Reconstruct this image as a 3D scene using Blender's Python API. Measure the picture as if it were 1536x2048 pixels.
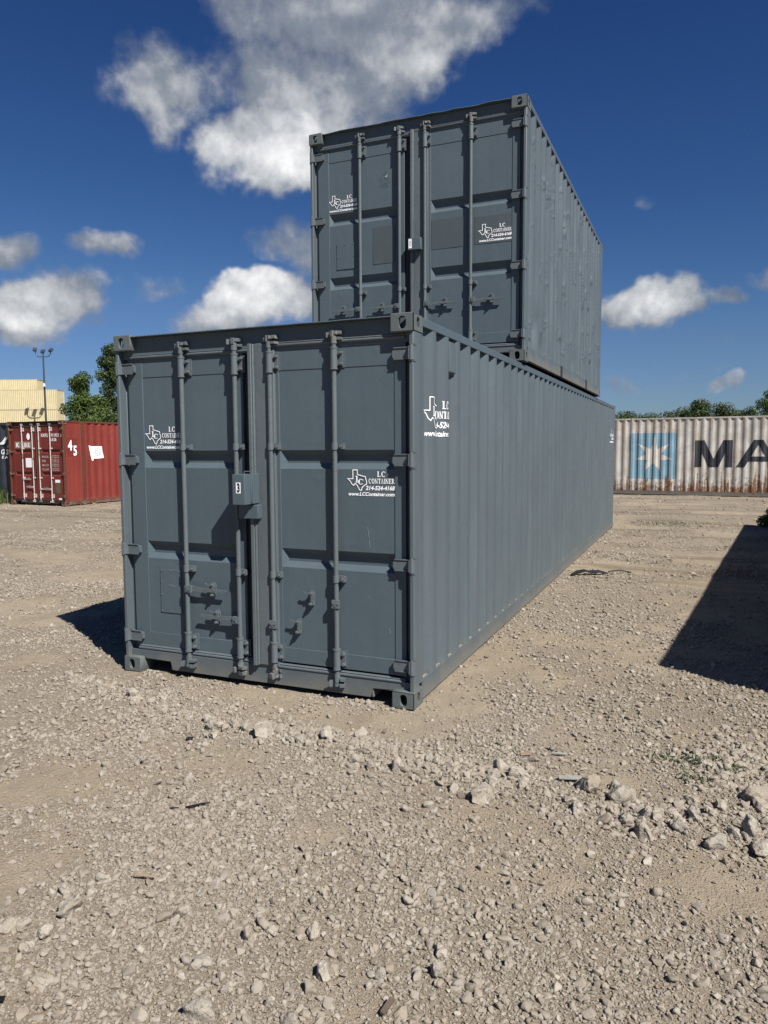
import bpy, bmesh, math, random
import numpy as np
from mathutils import Vector, Matrix

for _o in list(bpy.data.objects):
    bpy.data.objects.remove(_o)
SC = bpy.context.scene
COL = SC.collection
PI = math.pi
rnd = random.Random(7)

# ------------------------------------------------------------------ camera
CAM_POS = Vector((4.130, -4.489, 1.736))
FW = Vector((-0.3886, 0.9174, -0.0861)).normalized()
RT = Vector((0.9210, 0.3896, -0.0054)).normalized()
UP = RT.cross(FW).normalized()
cam_data = bpy.data.cameras.new('camera')
cam = bpy.data.objects.new('camera', cam_data)
COL.objects.link(cam)
cam.matrix_world = Matrix(((RT.x, UP.x, -FW.x, CAM_POS.x), (RT.y, UP.y, -FW.y, CAM_POS.y),
                           (RT.z, UP.z, -FW.z, CAM_POS.z), (0, 0, 0, 1)))
cam_data.sensor_fit = 'HORIZONTAL'
cam_data.sensor_width = 36.0
cam_data.lens = 36.0 * 1490.0 / 1536.0
cam_data.clip_start = 0.05
cam_data.clip_end = 5000
SC.camera = cam

# ------------------------------------------------------------------ light
SUN_VEC = Vector((2.037, -1.23, 2.591)).normalized()      # towards the sun
SUN_EL = math.asin(SUN_VEC.z)
SUN_ROT = math.atan2(SUN_VEC.x, SUN_VEC.y)
SKY_STRENGTH = 0.05
SUN_STRENGTH = 5.0
EXPOSURE = 0.74

sun_data = bpy.data.lights.new('sun', 'SUN')
sun_data.energy = SUN_STRENGTH
sun_data.angle = math.radians(0.53)
sun_data.color = (1.0, 0.955, 0.89)
sun = bpy.data.objects.new('sun', sun_data)
COL.objects.link(sun)
sun.rotation_euler = (-SUN_VEC).to_track_quat('-Z', 'Y').to_euler()
sun.location = (20, -12, 25)

vs = SC.view_settings
vs.view_transform = 'Standard'
vs.look = 'None'
vs.exposure = EXPOSURE
vs.gamma = 1.0
vs.use_curve_mapping = False


class NT:
    """short node-tree writer"""
    def __init__(s, tree):
        s.t = tree; s.n = tree.nodes; s.l = tree.links

    def node(s, typ, **kw):
        nd = s.n.new(typ)
        for k, v in kw.items():
            setattr(nd, k, v)
        return nd

    def put(s, sock, v):
        if isinstance(v, bpy.types.NodeSocket):
            s.l.new(v, sock)
        elif v is not None:
            sock.default_value = v

    def math(s, op, a, b=None, c=None, clamp=False):
        nd = s.node('ShaderNodeMath', operation=op, use_clamp=clamp)
        s.put(nd.inputs[0], a)
        if b is not None: s.put(nd.inputs[1], b)
        if c is not None: s.put(nd.inputs[2], c)
        return nd.outputs[0]

    def vmath(s, op, a, b=None, scale=None):
        nd = s.node('ShaderNodeVectorMath', operation=op)
        s.put(nd.inputs[0], a)
        if b is not None: s.put(nd.inputs[1], b)
        if scale is not None: s.put(nd.inputs[3], scale)
        return nd.outputs[1] if op in ('LENGTH', 'DOT_PRODUCT', 'DISTANCE') else nd.outputs[0]

    def noise(s, vec, scale, detail=4, rough=0.5, dim='3D', out=0, dist=0.0):
        nd = s.node('ShaderNodeTexNoise', noise_dimensions=dim)
        if vec is not None: s.put(nd.inputs['Vector'], vec)
        s.put(nd.inputs['Scale'], scale); s.put(nd.inputs['Detail'], detail)
        s.put(nd.inputs['Roughness'], rough); s.put(nd.inputs['Distortion'], dist)
        return nd.outputs[out]

    def voro(s, vec, scale, feature='F1', out='Distance', rand=1.0):
        nd = s.node('ShaderNodeTexVoronoi', feature=feature)
        if vec is not None: s.put(nd.inputs['Vector'], vec)
        s.put(nd.inputs['Scale'], scale); s.put(nd.inputs['Randomness'], rand)
        return nd.outputs[out]

    def ramp(s, fac, stops):
        nd = s.node('ShaderNodeValToRGB')
        el = nd.color_ramp.elements
        while len(el) < len(stops): el.new(0.5)
        for e, (p, c) in zip(el, stops):
            e.position = p
            e.color = (c, c, c, 1) if isinstance(c, (int, float)) else (*c, 1)
        s.put(nd.inputs[0], fac)
        return nd.outputs[0]

    def maprange(s, v, a, b, c=0.0, d=1.0, smooth=True):
        nd = s.node('ShaderNodeMapRange', interpolation_type='SMOOTHSTEP' if smooth else 'LINEAR')
        s.put(nd.inputs[0], v)
        for i, x in enumerate((a, b, c, d)): s.put(nd.inputs[1 + i], x)
        return nd.outputs[0]

    def mix(s, fac, a, b, blend='MIX'):
        nd = s.node('ShaderNodeMix', data_type='RGBA', blend_type=blend)
        s.put(nd.inputs[0], fac)
        s.put(nd.inputs[6], a if not isinstance(a, tuple) else (*a[:3], 1))
        s.put(nd.inputs[7], b if not isinstance(b, tuple) else (*b[:3], 1))
        return nd.outputs[2]

    def bump(s, h, strength=0.3, dist=0.01, normal=None):
        nd = s.node('ShaderNodeBump')
        s.put(nd.inputs['Height'], h); s.put(nd.inputs['Strength'], strength); s.put(nd.inputs['Distance'], dist)
        if normal is not None: s.put(nd.inputs['Normal'], normal)
        return nd.outputs[0]


# ------------------------------------------------------------------ world: sky with clouds
world = bpy.data.worlds.new('World')
SC.world = world
world.use_nodes = True
W_ = NT(world.node_tree)
W_.n.clear()


def pix_dir(px, py):
    """direction in the sky of a cloud"""
    return (FW + RT * ((px - 768) / 1490.0) + UP * ((1024 - py) / 1490.0)).normalized()


CLOUDS = [  # centre as seen from the yard, half sizes (thousandths of a radian-ish), height weight
    # the big cumulus overhead
    (640, 40, 190, 110, .95), (760, 70, 180, 110, .95), (880, 60, 130, 70, .75), (490, 10, 90, 70, .75),
    (590, 170, 130, 110, .95), (690, 200, 120, 100, .95), (800, 140, 110, 80, .85), (335, 170, 95, 90, .80),
    (515, 300, 105, 75, .95), (600, 270, 120, 85, .95), (340, 240, 60, 60, .55), (980, 30, 90, 34, .42),
    (430, 150, 70, 80, .55),
    # small ones, left
    (228, 503, 62, 34, .85), (20, 497, 70, 34, .78), (70, 605, 90, 50, .97), (140, 590, 66, 46, .85),
    (40, 640, 90, 40, .9), (180, 632, 50, 20, .4), (110, 548, 50, 16, .35), (300, 575, 60, 18, .26),
    # pair behind the top container
    (475, 605, 78, 52, .98), (440, 640, 84, 40, .92), (525, 590, 70, 40, .92), (590, 590, 70, 44, .66),
    (580, 485, 72, 52, .85), (600, 450, 50, 40, .75),
    # right
    (1310, 600, 96, 50, .98), (1250, 615, 60, 38, .90), (1370, 615, 60, 28, .8), (1440, 602, 40, 18, .66),
    (1525, 560, 34, 16, .5), (1445, 775, 34, 16, .62), (1230, 770, 60, 16, .36), (1430, 700, 44, 14, .3),
    (1285, 378, 30, 20, .3), (1390, 745, 50, 12, .26),
]
BRIGHT = [(520, 310, 130, 70, .40), (620, 260, 120, 90, .22), (340, 190, 110, 100, .14), (900, 90, 140, 80, .16), (800, 120, 110, 70, .12), (480, 590, 110, 60, .42), (60, 600, 120, 50, .36), (1300, 590, 110, 50, .42),
          (1445, 770, 50, 24, .2), (228, 495, 70, 34, .14)]
YAW0 = math.atan2(FW.x, FW.y)


def az_el(d):
    a_ = math.atan2(d.x, d.y) - YAW0
    return ((a_ + PI) % (2 * PI) - PI, math.asin(max(-1, min(1, d.z))))


def lobe_of(px, py, rx, ry, w):
    """sky position and half sizes of a cloud lobe, as azimuth and elevation"""
    a0, e0 = az_el(pix_dir(px, py)); a1, _ = az_el(pix_dir(px + rx, py)); _, e1 = az_el(pix_dir(px, py - ry))
    return (a0, e0, abs(a1 - a0) * 1.30, abs(e1 - e0) * 1.30, w)


LOBES = [lobe_of(*c) for c in CLOUDS]
rc = random.Random(21)
for k in range(12):                       # the same kind of cumulus round the rest of the sky
    az = math.radians(rc.uniform(45, 315)); az = az if az < PI else az - 2 * PI
    sz_ = rc.uniform(.05, .13); LOBES.append((az, math.radians(rc.uniform(7, 48)), sz_, sz_ * rc.uniform(.35, .6), .9))
GLOW = [lobe_of(*c) for c in BRIGHT]


def lobe_nodes(N, vec, lb):
    a_, e_, sa, se, w = lb
    nd = N.node('ShaderNodeVectorMath', operation='MULTIPLY_ADD')
    N.put(nd.inputs[0], vec); nd.inputs[1].default_value = (1 / sa, 1 / se, 0); nd.inputs[2].default_value = (-a_ / sa, -e_ / se, 0)
    r2 = N.vmath('DOT_PRODUCT', nd.outputs[0], nd.outputs[0])
    return N.math('MULTIPLY_ADD', r2, -w, w)             # w * (1 - r^2)


def chain(N, vec, acc, k):
    """every few lobes the tiny product makes the next ones wait for the sum so far"""
    if k % 8 or acc is None: return vec
    return N.vmath('SCALE', vec, scale=N.math('MULTIPLY_ADD', acc, 1e-9, 1.0))


tc = W_.node('ShaderNodeTexCoord')
dirv = tc.outputs['Generated']
sp = W_.node('ShaderNodeSeparateXYZ'); W_.put(sp.inputs[0], dirv)
cy0, sy0 = math.cos(YAW0), math.sin(YAW0)
xr = W_.math('SUBTRACT', W_.math('MULTIPLY', sp.outputs[0], cy0), W_.math('MULTIPLY', sp.outputs[1], sy0))
yr = W_.math('ADD', W_.math('MULTIPLY', sp.outputs[0], sy0), W_.math('MULTIPLY', sp.outputs[1], cy0))
cv = W_.node('ShaderNodeCombineXYZ')
W_.put(cv.inputs[0], W_.math('ARCTAN2', xr, yr)); W_.put(cv.inputs[1], W_.math('ARCSINE', sp.outputs[2]))
wn = W_.vmath('SUBTRACT', W_.noise(dirv, 8.0, 4, 0.6, out=1), (0.5, 0.5, 0.5))
wv0 = W_.vmath('ADD', cv.outputs[0], W_.vmath('SCALE', wn, scale=0.085))
d0 = None; wv = wv0
for k, lb in enumerate(LOBES):
    wv = chain(W_, wv0, d0, k) if k % 8 == 0 else wv
    v = lobe_nodes(W_, wv, lb)
    d0 = v if d0 is None else W_.math('SMOOTH_MAX', d0, v, 0.15)
d0 = W_.math('MAXIMUM', d0, -1.0)
n_f = W_.noise(dirv, 15.0, 8, 0.58)
n_c = W_.noise(dirv, 5.5, 3, 0.5)
den = W_.math('ADD', d0, W_.math('MULTIPLY', W_.math('SUBTRACT', n_f, 0.5), 1.75))
den = W_.math('ADD', den, W_.math('MULTIPLY', W_.math('SUBTRACT', n_c, 0.5), 0.7))
# light on the clouds: the fine structure a little higher up towards the sun
toward = Vector((0.35 * RT.x, 0.35 * RT.y, 1.0)).normalized() * 0.016
n_f2 = W_.noise(W_.vmath('ADD', dirv, tuple(toward)), 15.0, 5, 0.56)
grad = W_.math('MULTIPLY', W_.math('SUBTRACT', n_f, n_f2), 1.25)
br = None; gv = wv0
for k, lb in enumerate(GLOW):
    gv = chain(W_, wv0, br, k) if k % 8 == 0 else gv
    v = W_.math('MAXIMUM', lobe_nodes(W_, gv, lb), 0.0)
    br = v if br is None else W_.math('ADD', br, v)
soft = W_.math('MAXIMUM', W_.math('MULTIPLY_ADD', br, -1.1, 0.82), 0.36)
alpha = W_.math('MULTIPLY', W_.maprange(den, 0.02, soft), W_.maprange(d0, -0.60, 0.05))
lit = W_.math('ADD', W_.math('ADD', 0.27, grad), W_.math('MULTIPLY', br, 1.2))
lit = W_.math('ADD', lit, W_.math('MULTIPLY', W_.math('SUBTRACT', n_c, 0.5), 0.5), clamp=True)
ccol = W_.ramp(lit, [(0.0, (.105, .130, .175)), (0.30, (.185, .21, .255)), (0.62, (.40, .415, .44)), (1.0, (.76, .765, .77))])
sky = W_.node('ShaderNodeTexSky', sky_type='NISHITA')
sky.sun_disc = False
sky.sun_elevation = SUN_EL
sky.sun_rotation = SUN_ROT
sky.altitude = 200
sky.air_density = 1.0
sky.dust_density = 0.3
sky.ozone_density = 6.0
# the same contrast curve over the whole sky, channel by channel
sc_ = W_.node('ShaderNodeSeparateColor'); W_.put(sc_.inputs[0], sky.outputs[0])
cc_ = W_.node('ShaderNodeCombineColor')
for k, (a_, p_, m_) in enumerate(((4.09, 1.73, .86), (2.05, 1.43, 1.0), (1.522, 1.17, 1.38))):
    x_ = W_.math('MULTIPLY', sc_.outputs[k], 0.05)
    y_ = W_.math('MINIMUM', W_.math('MULTIPLY', W_.math('POWER', x_, p_), a_), W_.math('MULTIPLY', x_, m_))
    W_.put(cc_.inputs[k], W_.math('MULTIPLY', y_, 21.4 / 2 ** EXPOSURE))
bg1 = W_.node('ShaderNodeBackground'); W_.put(bg1.inputs[0], cc_.outputs[0]); bg1.inputs[1].default_value = SKY_STRENGTH
bg2 = W_.node('ShaderNodeBackground'); W_.put(bg2.inputs[0], ccol); bg2.inputs[1].default_value = 1.338 / 2 ** EXPOSURE
mx = W_.node('ShaderNodeMixShader')
W_.put(mx.inputs[0], alpha); W_.put(mx.inputs[1], bg1.outputs[0]); W_.put(mx.inputs[2], bg2.outputs[0])
wo = W_.node('ShaderNodeOutputWorld'); W_.put(wo.inputs[0], mx.outputs[0])
SC.cycles.max_bounces = 6
SC.cycles.diffuse_bounces = 3
SC.cycles.glossy_bounces = 2
SC.cycles.transparent_max_bounces = 4
world.cycles.sampling_method = 'MANUAL'
world.cycles.sample_map_resolution = 512

# ------------------------------------------------------------------ materials
MATS = {}


def new_mat(name):
    m = bpy.data.materials.new(name); m.use_nodes = True
    N = NT(m.node_tree)
    b = m.node_tree.nodes['Principled BSDF']
    MATS[name] = m
    return m, N, b


def pos(N):
    return N.node('ShaderNodeNewGeometry').outputs['Position']


def objc(N):
    return N.node('ShaderNodeTexCoord').outputs['Object']


def paint(name, col, rough=0.5, var=0.10, dust=0.0, rust=0.0, bump=0.12, chips=0.0, chipcol=(.3, .32, .3), dents=0.0, fade=0.0):
    """old sprayed paint on steel: tone drifts, streaks, dust near the ground, chips and rust"""
    m, N, b = new_mat(name)
    P = objc(N)
    st = N.node('ShaderNodeMapping'); N.put(st.inputs[0], P); st.inputs['Scale'].default_value = (7, 7, 0.35)
    n1 = N.noise(P, 1.3, 5, 0.6)
    n2 = N.noise(st.outputs[0], 2.0, 5, 0.6)
    n3 = N.noise(P, 60, 3, 0.6)
    t = N.math('ADD', N.math('MULTIPLY', n1, .5), N.math('ADD', N.math('MULTIPLY', n2, .35), N.math('MULTIPLY', n3, .15)))
    dark = tuple(c * (1 - var * 1.6) for c in col); light = tuple(min(1, c * (1 + var * 1.6)) for c in col)
    c = N.mix(N.maprange(t, .32, .68, smooth=False), dark, light)
    if fade:
        c = N.mix(N.math('MULTIPLY', N.maprange(n2, .45, .75), fade), c, tuple(min(1, x * 1.6 + .05) for x in col))
    sep = N.node('ShaderNodeSeparateXYZ'); N.put(sep.inputs[0], P)
    rr = N.math('ADD', rough - .08, N.math('MULTIPLY', n1, .18))
    if dust:
        dm = N.math('ADD', N.math('MULTIPLY', sep.outputs[2], -4.5), N.math('MULTIPLY', N.noise(P, 5, 5, .65), 1.3))
        dm = N.math('MULTIPLY', N.maprange(dm, -.4, .75), dust)
        c = N.mix(dm, c, (.255, .22, .168))
        rr = N.math('ADD', rr, N.math('MULTIPLY', dm, .3), clamp=True)
    if chips:
        cm = N.maprange(N.noise(P, 34, 6, .7), .66 - chips * .12, .70 - chips * .12)
        c = N.mix(cm, c, chipcol)
    if rust:
        rn = N.math('ADD', N.noise(P, 11, 7, .72), N.math('MULTIPLY', N.noise(P, 1.7, 2, .5), .5))
        rm = N.maprange(rn, .98 - rust * .2, 1.06 - rust * .2)
        c = N.mix(rm, c, N.mix(N.noise(P, 40, 4, .6), (.045, .022, .014), (.17, .068, .028)))
        rr = N.math('ADD', rr, N.math('MULTIPLY', rm, .3), clamp=True)
    N.put(b.inputs['Base Color'], c)
    N.put(b.inputs['Roughness'], rr)
    b.inputs['Specular IOR Level'].default_value = 0.28
    h = N.math('ADD', N.math('MULTIPLY', N.noise(P, 220, 2, .5), .25), N.math('MULTIPLY', N.noise(P, 14, 4, .55), 1.0))
    nrm = N.bump(h, bump, 0.01)
    if dents:
        nd = N.maprange(N.noise(P, 3.2, 3, .5), .55, .78)
        nrm = N.bump(nd, dents, 0.05, nrm)
    N.put(b.inputs['Normal'], nrm)
    return m


def plain(name, col, rough=0.6, metallic=0.0, var=0.12, scale=8.0):
    m, N, b = new_mat(name)
    n = N.noise(objc(N), scale, 5, .6)
    c = N.mix(N.maprange(n, .3, .7, smooth=False), tuple(x * (1 - var) for x in col), tuple(min(1, x * (1 + var)) for x in col))
    N.put(b.inputs['Base Color'], c)
    b.inputs['Roughness'].default_value = rough
    b.inputs['Metallic'].default_value = metallic
    N.put(b.inputs['Normal'], N.bump(n, .15, .01))
    return m


GREY = (.088, .118, .139)
paint('grey_paint', GREY, .50, .05, dust=.5, bump=.14, dents=.05)
paint('grey_wall', (.101, .126, .141), .46, .06, dust=.62, bump=.12, fade=.10, dents=.08)
paint('grey_wall_dented', (.101, .126, .141), .44, .08, bump=.16, fade=.22, dents=.5)
paint('grey_fitting', (.118, .136, .136), .55, .08, rust=.18, chips=.15, chipcol=(.17, .18, .17), bump=.35)
paint('grey_hardware', (.112, .135, .147), .48, .10, rust=.06, chips=.3, chipcol=(.09, .08, .075), bump=.35)
paint('rusty_cam', (.13, .14, .138), .65, .2, rust=.55, chips=.7, chipcol=(.22, .23, .23), bump=.6)
paint('grey_fade', (.076, .095, .107), .55, .06, bump=.12)
paint('red_paint', (.165, .028, .022), .5, .14, dust=.5, rust=.30, bump=.25, fade=.10)
paint('red_wall', (.205, .036, .027), .5, .14, dust=.5, rust=.22, bump=.25, fade=.10, dents=.2)
paint('red_fitting', (.12, .03, .025), .6, .2, dust=.5, rust=1.3, bump=.4)
paint('red_frame', (.035, .025, .024), .6, .2, rust=.6, bump=.3)
paint('white_rod', (.52, .47, .44), .55, .10, rust=.75, bump=.3)
paint('slate_paint', (.034, .040, .052), .5, .15, dust=.6, bump=.2, fade=.3)
paint('cream_paint', (.62, .54, .33), .5, .07, rust=.1, bump=.2)
paint('blue_paint', (.07, .18, .38), .5, .1, bump=.2)
paint('rail_grey', (.115, .115, .11), .6, .15, dust=.55, rust=.6, bump=.3)
plain('sticker_white', (.78, .79, .80), .45, var=.05)
plain('letter_white', (.84, .85, .86), .5, var=.05)
plain('letter_pink', (.62, .50, .47), .5, var=.1)
plain('label_brown', (.30, .22, .16), .6, var=.1)
plain('label_olive', (.10, .09, .05), .6, var=.3)
plain('scratch_pale', (.26, .29, .31), .6)
plain('sticker_black', (.012, .012, .014), .5)
plain('pocket_shade_black', (.012, .013, .015), .8)
plain('rubber', (.02, .02, .021), .7)
plain('lamp_metal', (.045, .05, .058), .5)
plain('lamp_glass', (.35, .36, .36), .25)
plain('plastic_black', (.014, .014, .016), .35)
plain('wood_board', (.28, .27, .245), .85, var=.25, scale=20)
plain('bark', (.10, .075, .055), .9, var=.3)


def rusted_paint(name, c0, c1, c2, amount=0.0):
    """paint that rusts from the foot up and from the top rail down, in streaks along the corrugations"""
    m, N, b = new_mat(name)
    P = objc(N)
    sep = N.node('ShaderNodeSeparateXYZ'); N.put(sep.inputs[0], P)
    st = N.node('ShaderNodeMapping'); N.put(st.inputs[0], P); st.inputs['Scale'].default_value = (1, 8, .28)
    n1 = N.noise(P, 2.2, 5, .6); n2 = N.noise(st.outputs[0], 1.7, 7, .70); n3 = N.noise(P, 8, 7, .72); n5 = N.noise(P, 1.1, 2, .5)
    base = N.mix(N.maprange(n1, .35, .65), c0, c1)
    base = N.mix(N.math('MULTIPLY', N.maprange(n2, .50, .62), .8), base, c2)
    low = N.maprange(sep.outputs[2], .1, 1.1, .20, -.02, smooth=False)
    top = N.maprange(sep.outputs[2], 1.9, 2.85, 0.0, .08, smooth=False)
    rn = N.math('ADD', N.math('MULTIPLY', n3, .50), N.math('MULTIPLY', n2, .55))
    rn = N.math('ADD', N.math('ADD', rn, low), N.math('ADD', top, N.math('MULTIPLY', n5, .16)))
    rm = N.maprange(rn, .695 - amount, .775 - amount)
    rcol = N.ramp(n3, [(.25, (.02, .011, .008)), (.45, (.12, .048, .020)), (.75, (.34, .16, .06))])
    N.put(b.inputs['Base Color'], N.mix(rm, base, rcol))
    N.put(b.inputs['Roughness'], N.math('ADD', .5, N.math('MULTIPLY', rm, .35)))
    N.put(b.inputs['Normal'], N.bump(N.math('ADD', n3, rm), .3, .01))
    return m


rusted_paint('white_rusted', (.40, .385, .35), (.56, .545, .51), (.45, .35, .215))
rusted_paint('star_blue', (.17, .31, .40), (.23, .38, .47), (.22, .31, .34), -.03)
rusted_paint('star_white', (.50, .48, .43), (.62, .60, .55), (.54, .46, .33), -.03)
rusted_paint('letter_navy', (.014, .018, .028), (.022, .028, .042), (.05, .045, .04), -.07)


def gravel_mats():
    # limestone pebbles
    m, N, b = new_mat('limestone')
    oi = N.node('ShaderNodeObjectInfo')
    P = objc(N)
    rv = oi.outputs['Random']
    n = N.noise(P, 2.4, 5, .65)
    n2 = N.noise(P, 9, 4, .7)
    c = N.ramp(rv, [(0.0, (0.305, 0.259, 0.202)), (.25, (0.372, 0.323, 0.258)), (.55, (0.422, 0.372, 0.307)), (.8, (0.361, 0.323, 0.276)), (.92, (0.513, 0.470, 0.398)), (1.0, (0.263, 0.223, 0.178))])
    c = N.mix(N.math('MULTIPLY', N.maprange(n, .40, .65), .45), c, (0.348, 0.293, 0.223))
    c = N.mix(N.math('MULTIPLY', N.maprange(n2, .56, .72), .35), c, (0.189, 0.159, 0.124))
    N.put(b.inputs['Base Color'], c)
    b.inputs['Roughness'].default_value = .92
    b.inputs['Specular IOR Level'].default_value = .2
    N.put(b.inputs['Normal'], N.bump(N.math('ADD', n2, N.noise(P, 26, 3, .6)), .45, .05))
    # bigger rocks, same stone
    m, N, b = new_mat('limestone_rock')
    oi = N.node('ShaderNodeObjectInfo')
    P = pos(N)
    n = N.noise(P, 22, 6, .66); n2 = N.noise(P, 90, 4, .7); n4 = N.noise(P, 9, 3, .5)
    c = N.ramp(oi.outputs['Random'], [(0, (0.366, 0.317, 0.255)), (.5, (0.439, 0.397, 0.336)), (1.0, (0.336, 0.305, 0.257))])
    c = N.mix(N.math('MULTIPLY', N.maprange(n, .42, .66), .5), c, (.395, .350, .280))
    c = N.mix(N.math('MULTIPLY', N.maprange(n4, .5, .7), .55), c, (0.294, 0.244, 0.180))
    c = N.mix(N.math('MULTIPLY', N.maprange(n2, .52, .70), .55), c, (0.177, 0.149, 0.117))
    N.put(b.inputs['Base Color'], c)
    b.inputs['Roughness'].default_value = .93
    b.inputs['Specular IOR Level'].default_value = .2
    N.put(b.inputs['Normal'], N.bump(N.math('ADD', n, N.math('MULTIPLY', n2, .5)), .9, .016))
    # the ground between
    m, N, b = new_mat('caliche_ground')
    P = pos(N)
    at = N.node('ShaderNodeAttribute'); at.attribute_name = 'gravel'
    g = at.outputs['Fac']
    big = N.noise(P, .55, 5, .6); mid = N.noise(P, 4.0, 5, .62); fine = N.noise(P, 38, 5, .7)
    v1 = N.voro(P, 75); v2 = N.voro(P, 160); v1c = N.voro(P, 75, out='Color'); v3 = N.voro(P, 32); v3c = N.voro(P, 32, out='Color')
    sand = N.mix(N.maprange(big, .36, .64), (.365, .298, .212), (.405, .340, .252))
    fines = N.mix(N.maprange(big, .36, .64), (.275, .228, .168), (.315, .268, .205))
    base = N.mix(N.maprange(N.math('ADD', g, N.math('MULTIPLY', N.math('SUBTRACT', mid, .5), .5)), .05, .6), sand, fines)
    base = N.mix(N.math('MULTIPLY', N.maprange(mid, .38, .66), .45), base, (.270, .226, .168))
    # darker damp soil turned up by tyres, in bands across the lane
    tm = N.node('ShaderNodeMapping'); N.put(tm.inputs[0], P); tm.inputs['Scale'].default_value = (.22, 1.15, 1); tm.inputs['Rotation'].default_value = (0, 0, .10)
    tb = N.noise(tm.outputs[0], 1.0, 6, .62)
    py_ = N.node('ShaderNodeSeparateXYZ'); N.put(py_.inputs[0], P)
    tw = N.math('MULTIPLY', N.maprange(tb, .50, .62), N.maprange(py_.outputs[1], 2.5, 7.0))
    base = N.mix(N.math('MULTIPLY', tw, .75), base, (.175, .140, .100))
    sepc = N.node('ShaderNodeSeparateColor'); N.put(sepc.inputs[0], v1c)
    chip = N.math('MULTIPLY', N.maprange(v1, .42, .30), N.maprange(sepc.outputs[0], .35, .5))
    stone = N.mix(sepc.outputs[1], (0.305, 0.256, 0.198), (0.464, 0.415, 0.342))
    gg = N.maprange(g, .05, .75, .45, 1.0)
    base = N.mix(N.math('MULTIPLY', chip, N.math('MULTIPLY', gg, .6)), base, stone)
    sep3 = N.node('ShaderNodeSeparateColor'); N.put(sep3.inputs[0], v3c)
    chip3 = N.math('MULTIPLY', N.maprange(v3, .40, .30), N.maprange(sep3.outputs[0], .50, .60))
    chip3 = N.math('MULTIPLY', chip3, gg)
    base = N.mix(N.math('MULTIPLY', chip3, .5), base, N.mix(sep3.outputs[1], (0.317, 0.268, 0.211), (0.439, 0.397, 0.329)))
    base = N.mix(N.math('MULTIPLY', N.maprange(fine, .52, .72), .4), base, (0.202, 0.165, 0.121))
    N.put(b.inputs['Base Color'], base)
    b.inputs['Roughness'].default_value = .95
    b.inputs['Specular IOR Level'].default_value = .15
    h = N.math('ADD', N.math('MULTIPLY', chip, .004), N.math('MULTIPLY', N.noise(P, 260, 3, .7), .004))
    h = N.math('ADD', h, N.math('MULTIPLY', chip3, .010))
    h = N.math('ADD', h, N.math('MULTIPLY', N.noise(P, 95, 4, .7), .014))
    N.put(b.inputs['Normal'], N.bump(h, .9, 1.0))


gravel_mats()


def leaf_mat(name, dark, light, trans=.25):
    m, N, b = new_mat(name)
    at = N.node('ShaderNodeAttribute'); at.attribute_name = 'tone'
    N.put(b.inputs['Base Color'], N.mix(at.outputs['Fac'], dark, light))
    b.inputs['Roughness'].default_value = .55
    b.inputs['Specular IOR Level'].default_value = .3
    b.inputs['Transmission Weight'].default_value = 0.0
    tr = N.node('ShaderNodeBsdfTranslucent'); N.put(tr.inputs[0], N.mix(at.outputs['Fac'], dark, tuple(min(1, x * 1.4) for x in light)))
    ms = N.node('ShaderNodeMixShader'); ms.inputs[0].default_value = trans
    N.put(ms.inputs[1], b.outputs[0]); N.put(ms.inputs[2], tr.outputs[0])
    N.put(m.node_tree.nodes['Material Output'].inputs[0], ms.outputs[0])


leaf_mat('leaf_bright', (.035, .062, .014), (.125, .185, .045))
leaf_mat('leaf_dark', (.024, .042, .014), (.080, .115, .036))
leaf_mat('leaf_olive', (.026, .040, .014), (.082, .105, .036))
leaf_mat('grass_blade', (.05, .08, .02), (.14, .18, .05))
leaf_mat('weed_leaf', (.035, .055, .025), (.09, .12, .055))


KEEP = ('letter_white', 'sticker_white', 'leaf_bright', 'leaf_dark', 'leaf_olive', 'grass_blade', 'weed_leaf')
for nm_, m_ in MATS.items():                  # one tone for the whole yard's base colours
    if nm_ in KEEP: continue
    for nd in m_.node_tree.nodes:
        if nd.type == 'MIX' and nd.data_type == 'RGBA':
            for i_ in (6, 7):
                if not nd.inputs[i_].is_linked:
                    c_ = nd.inputs[i_].default_value; nd.inputs[i_].default_value = (c_[0] * .8, c_[1] * .8, c_[2] * .8, 1)
        elif nd.type == 'VALTORGB':
            for e_ in nd.color_ramp.elements: e_.color = (e_.color[0] * .8, e_.color[1] * .8, e_.color[2] * .8, 1)

# ------------------------------------------------------------------ mesh helpers
def bbox(bm, x0, x1, y0, y1, z0, z1):
    v = [bm.verts.new((x, y, z)) for z in (z0, z1) for y in (y0, y1) for x in (x0, x1)]
    for f in ((0, 2, 3, 1), (4, 5, 7, 6), (0, 1, 5, 4), (2, 6, 7, 3), (0, 4, 6, 2), (1, 3, 7, 5)):
        bm.faces.new([v[i] for i in f])
    return v


def cyl(bm, p0, p1, r0, r1=None, n=14, cap=True):
    p0 = Vector(p0); p1 = Vector(p1); r1 = r0 if r1 is None else r1
    d = (p1 - p0).normalized()
    a = d.orthogonal().normalized(); b = d.cross(a)
    A = [bm.verts.new(p0 + (a * math.cos(2 * PI * i / n) + b * math.sin(2 * PI * i / n)) * r0) for i in range(n)]
    B = [bm.verts.new(p1 + (a * math.cos(2 * PI * i / n) + b * math.sin(2 * PI * i / n)) * r1) for i in range(n)]
    for i in range(n):
        bm.faces.new((A[i], A[(i + 1) % n], B[(i + 1) % n], B[i]))
    if cap:
        bm.faces.new(A[::-1]); bm.faces.new(B)
    return A, B


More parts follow.
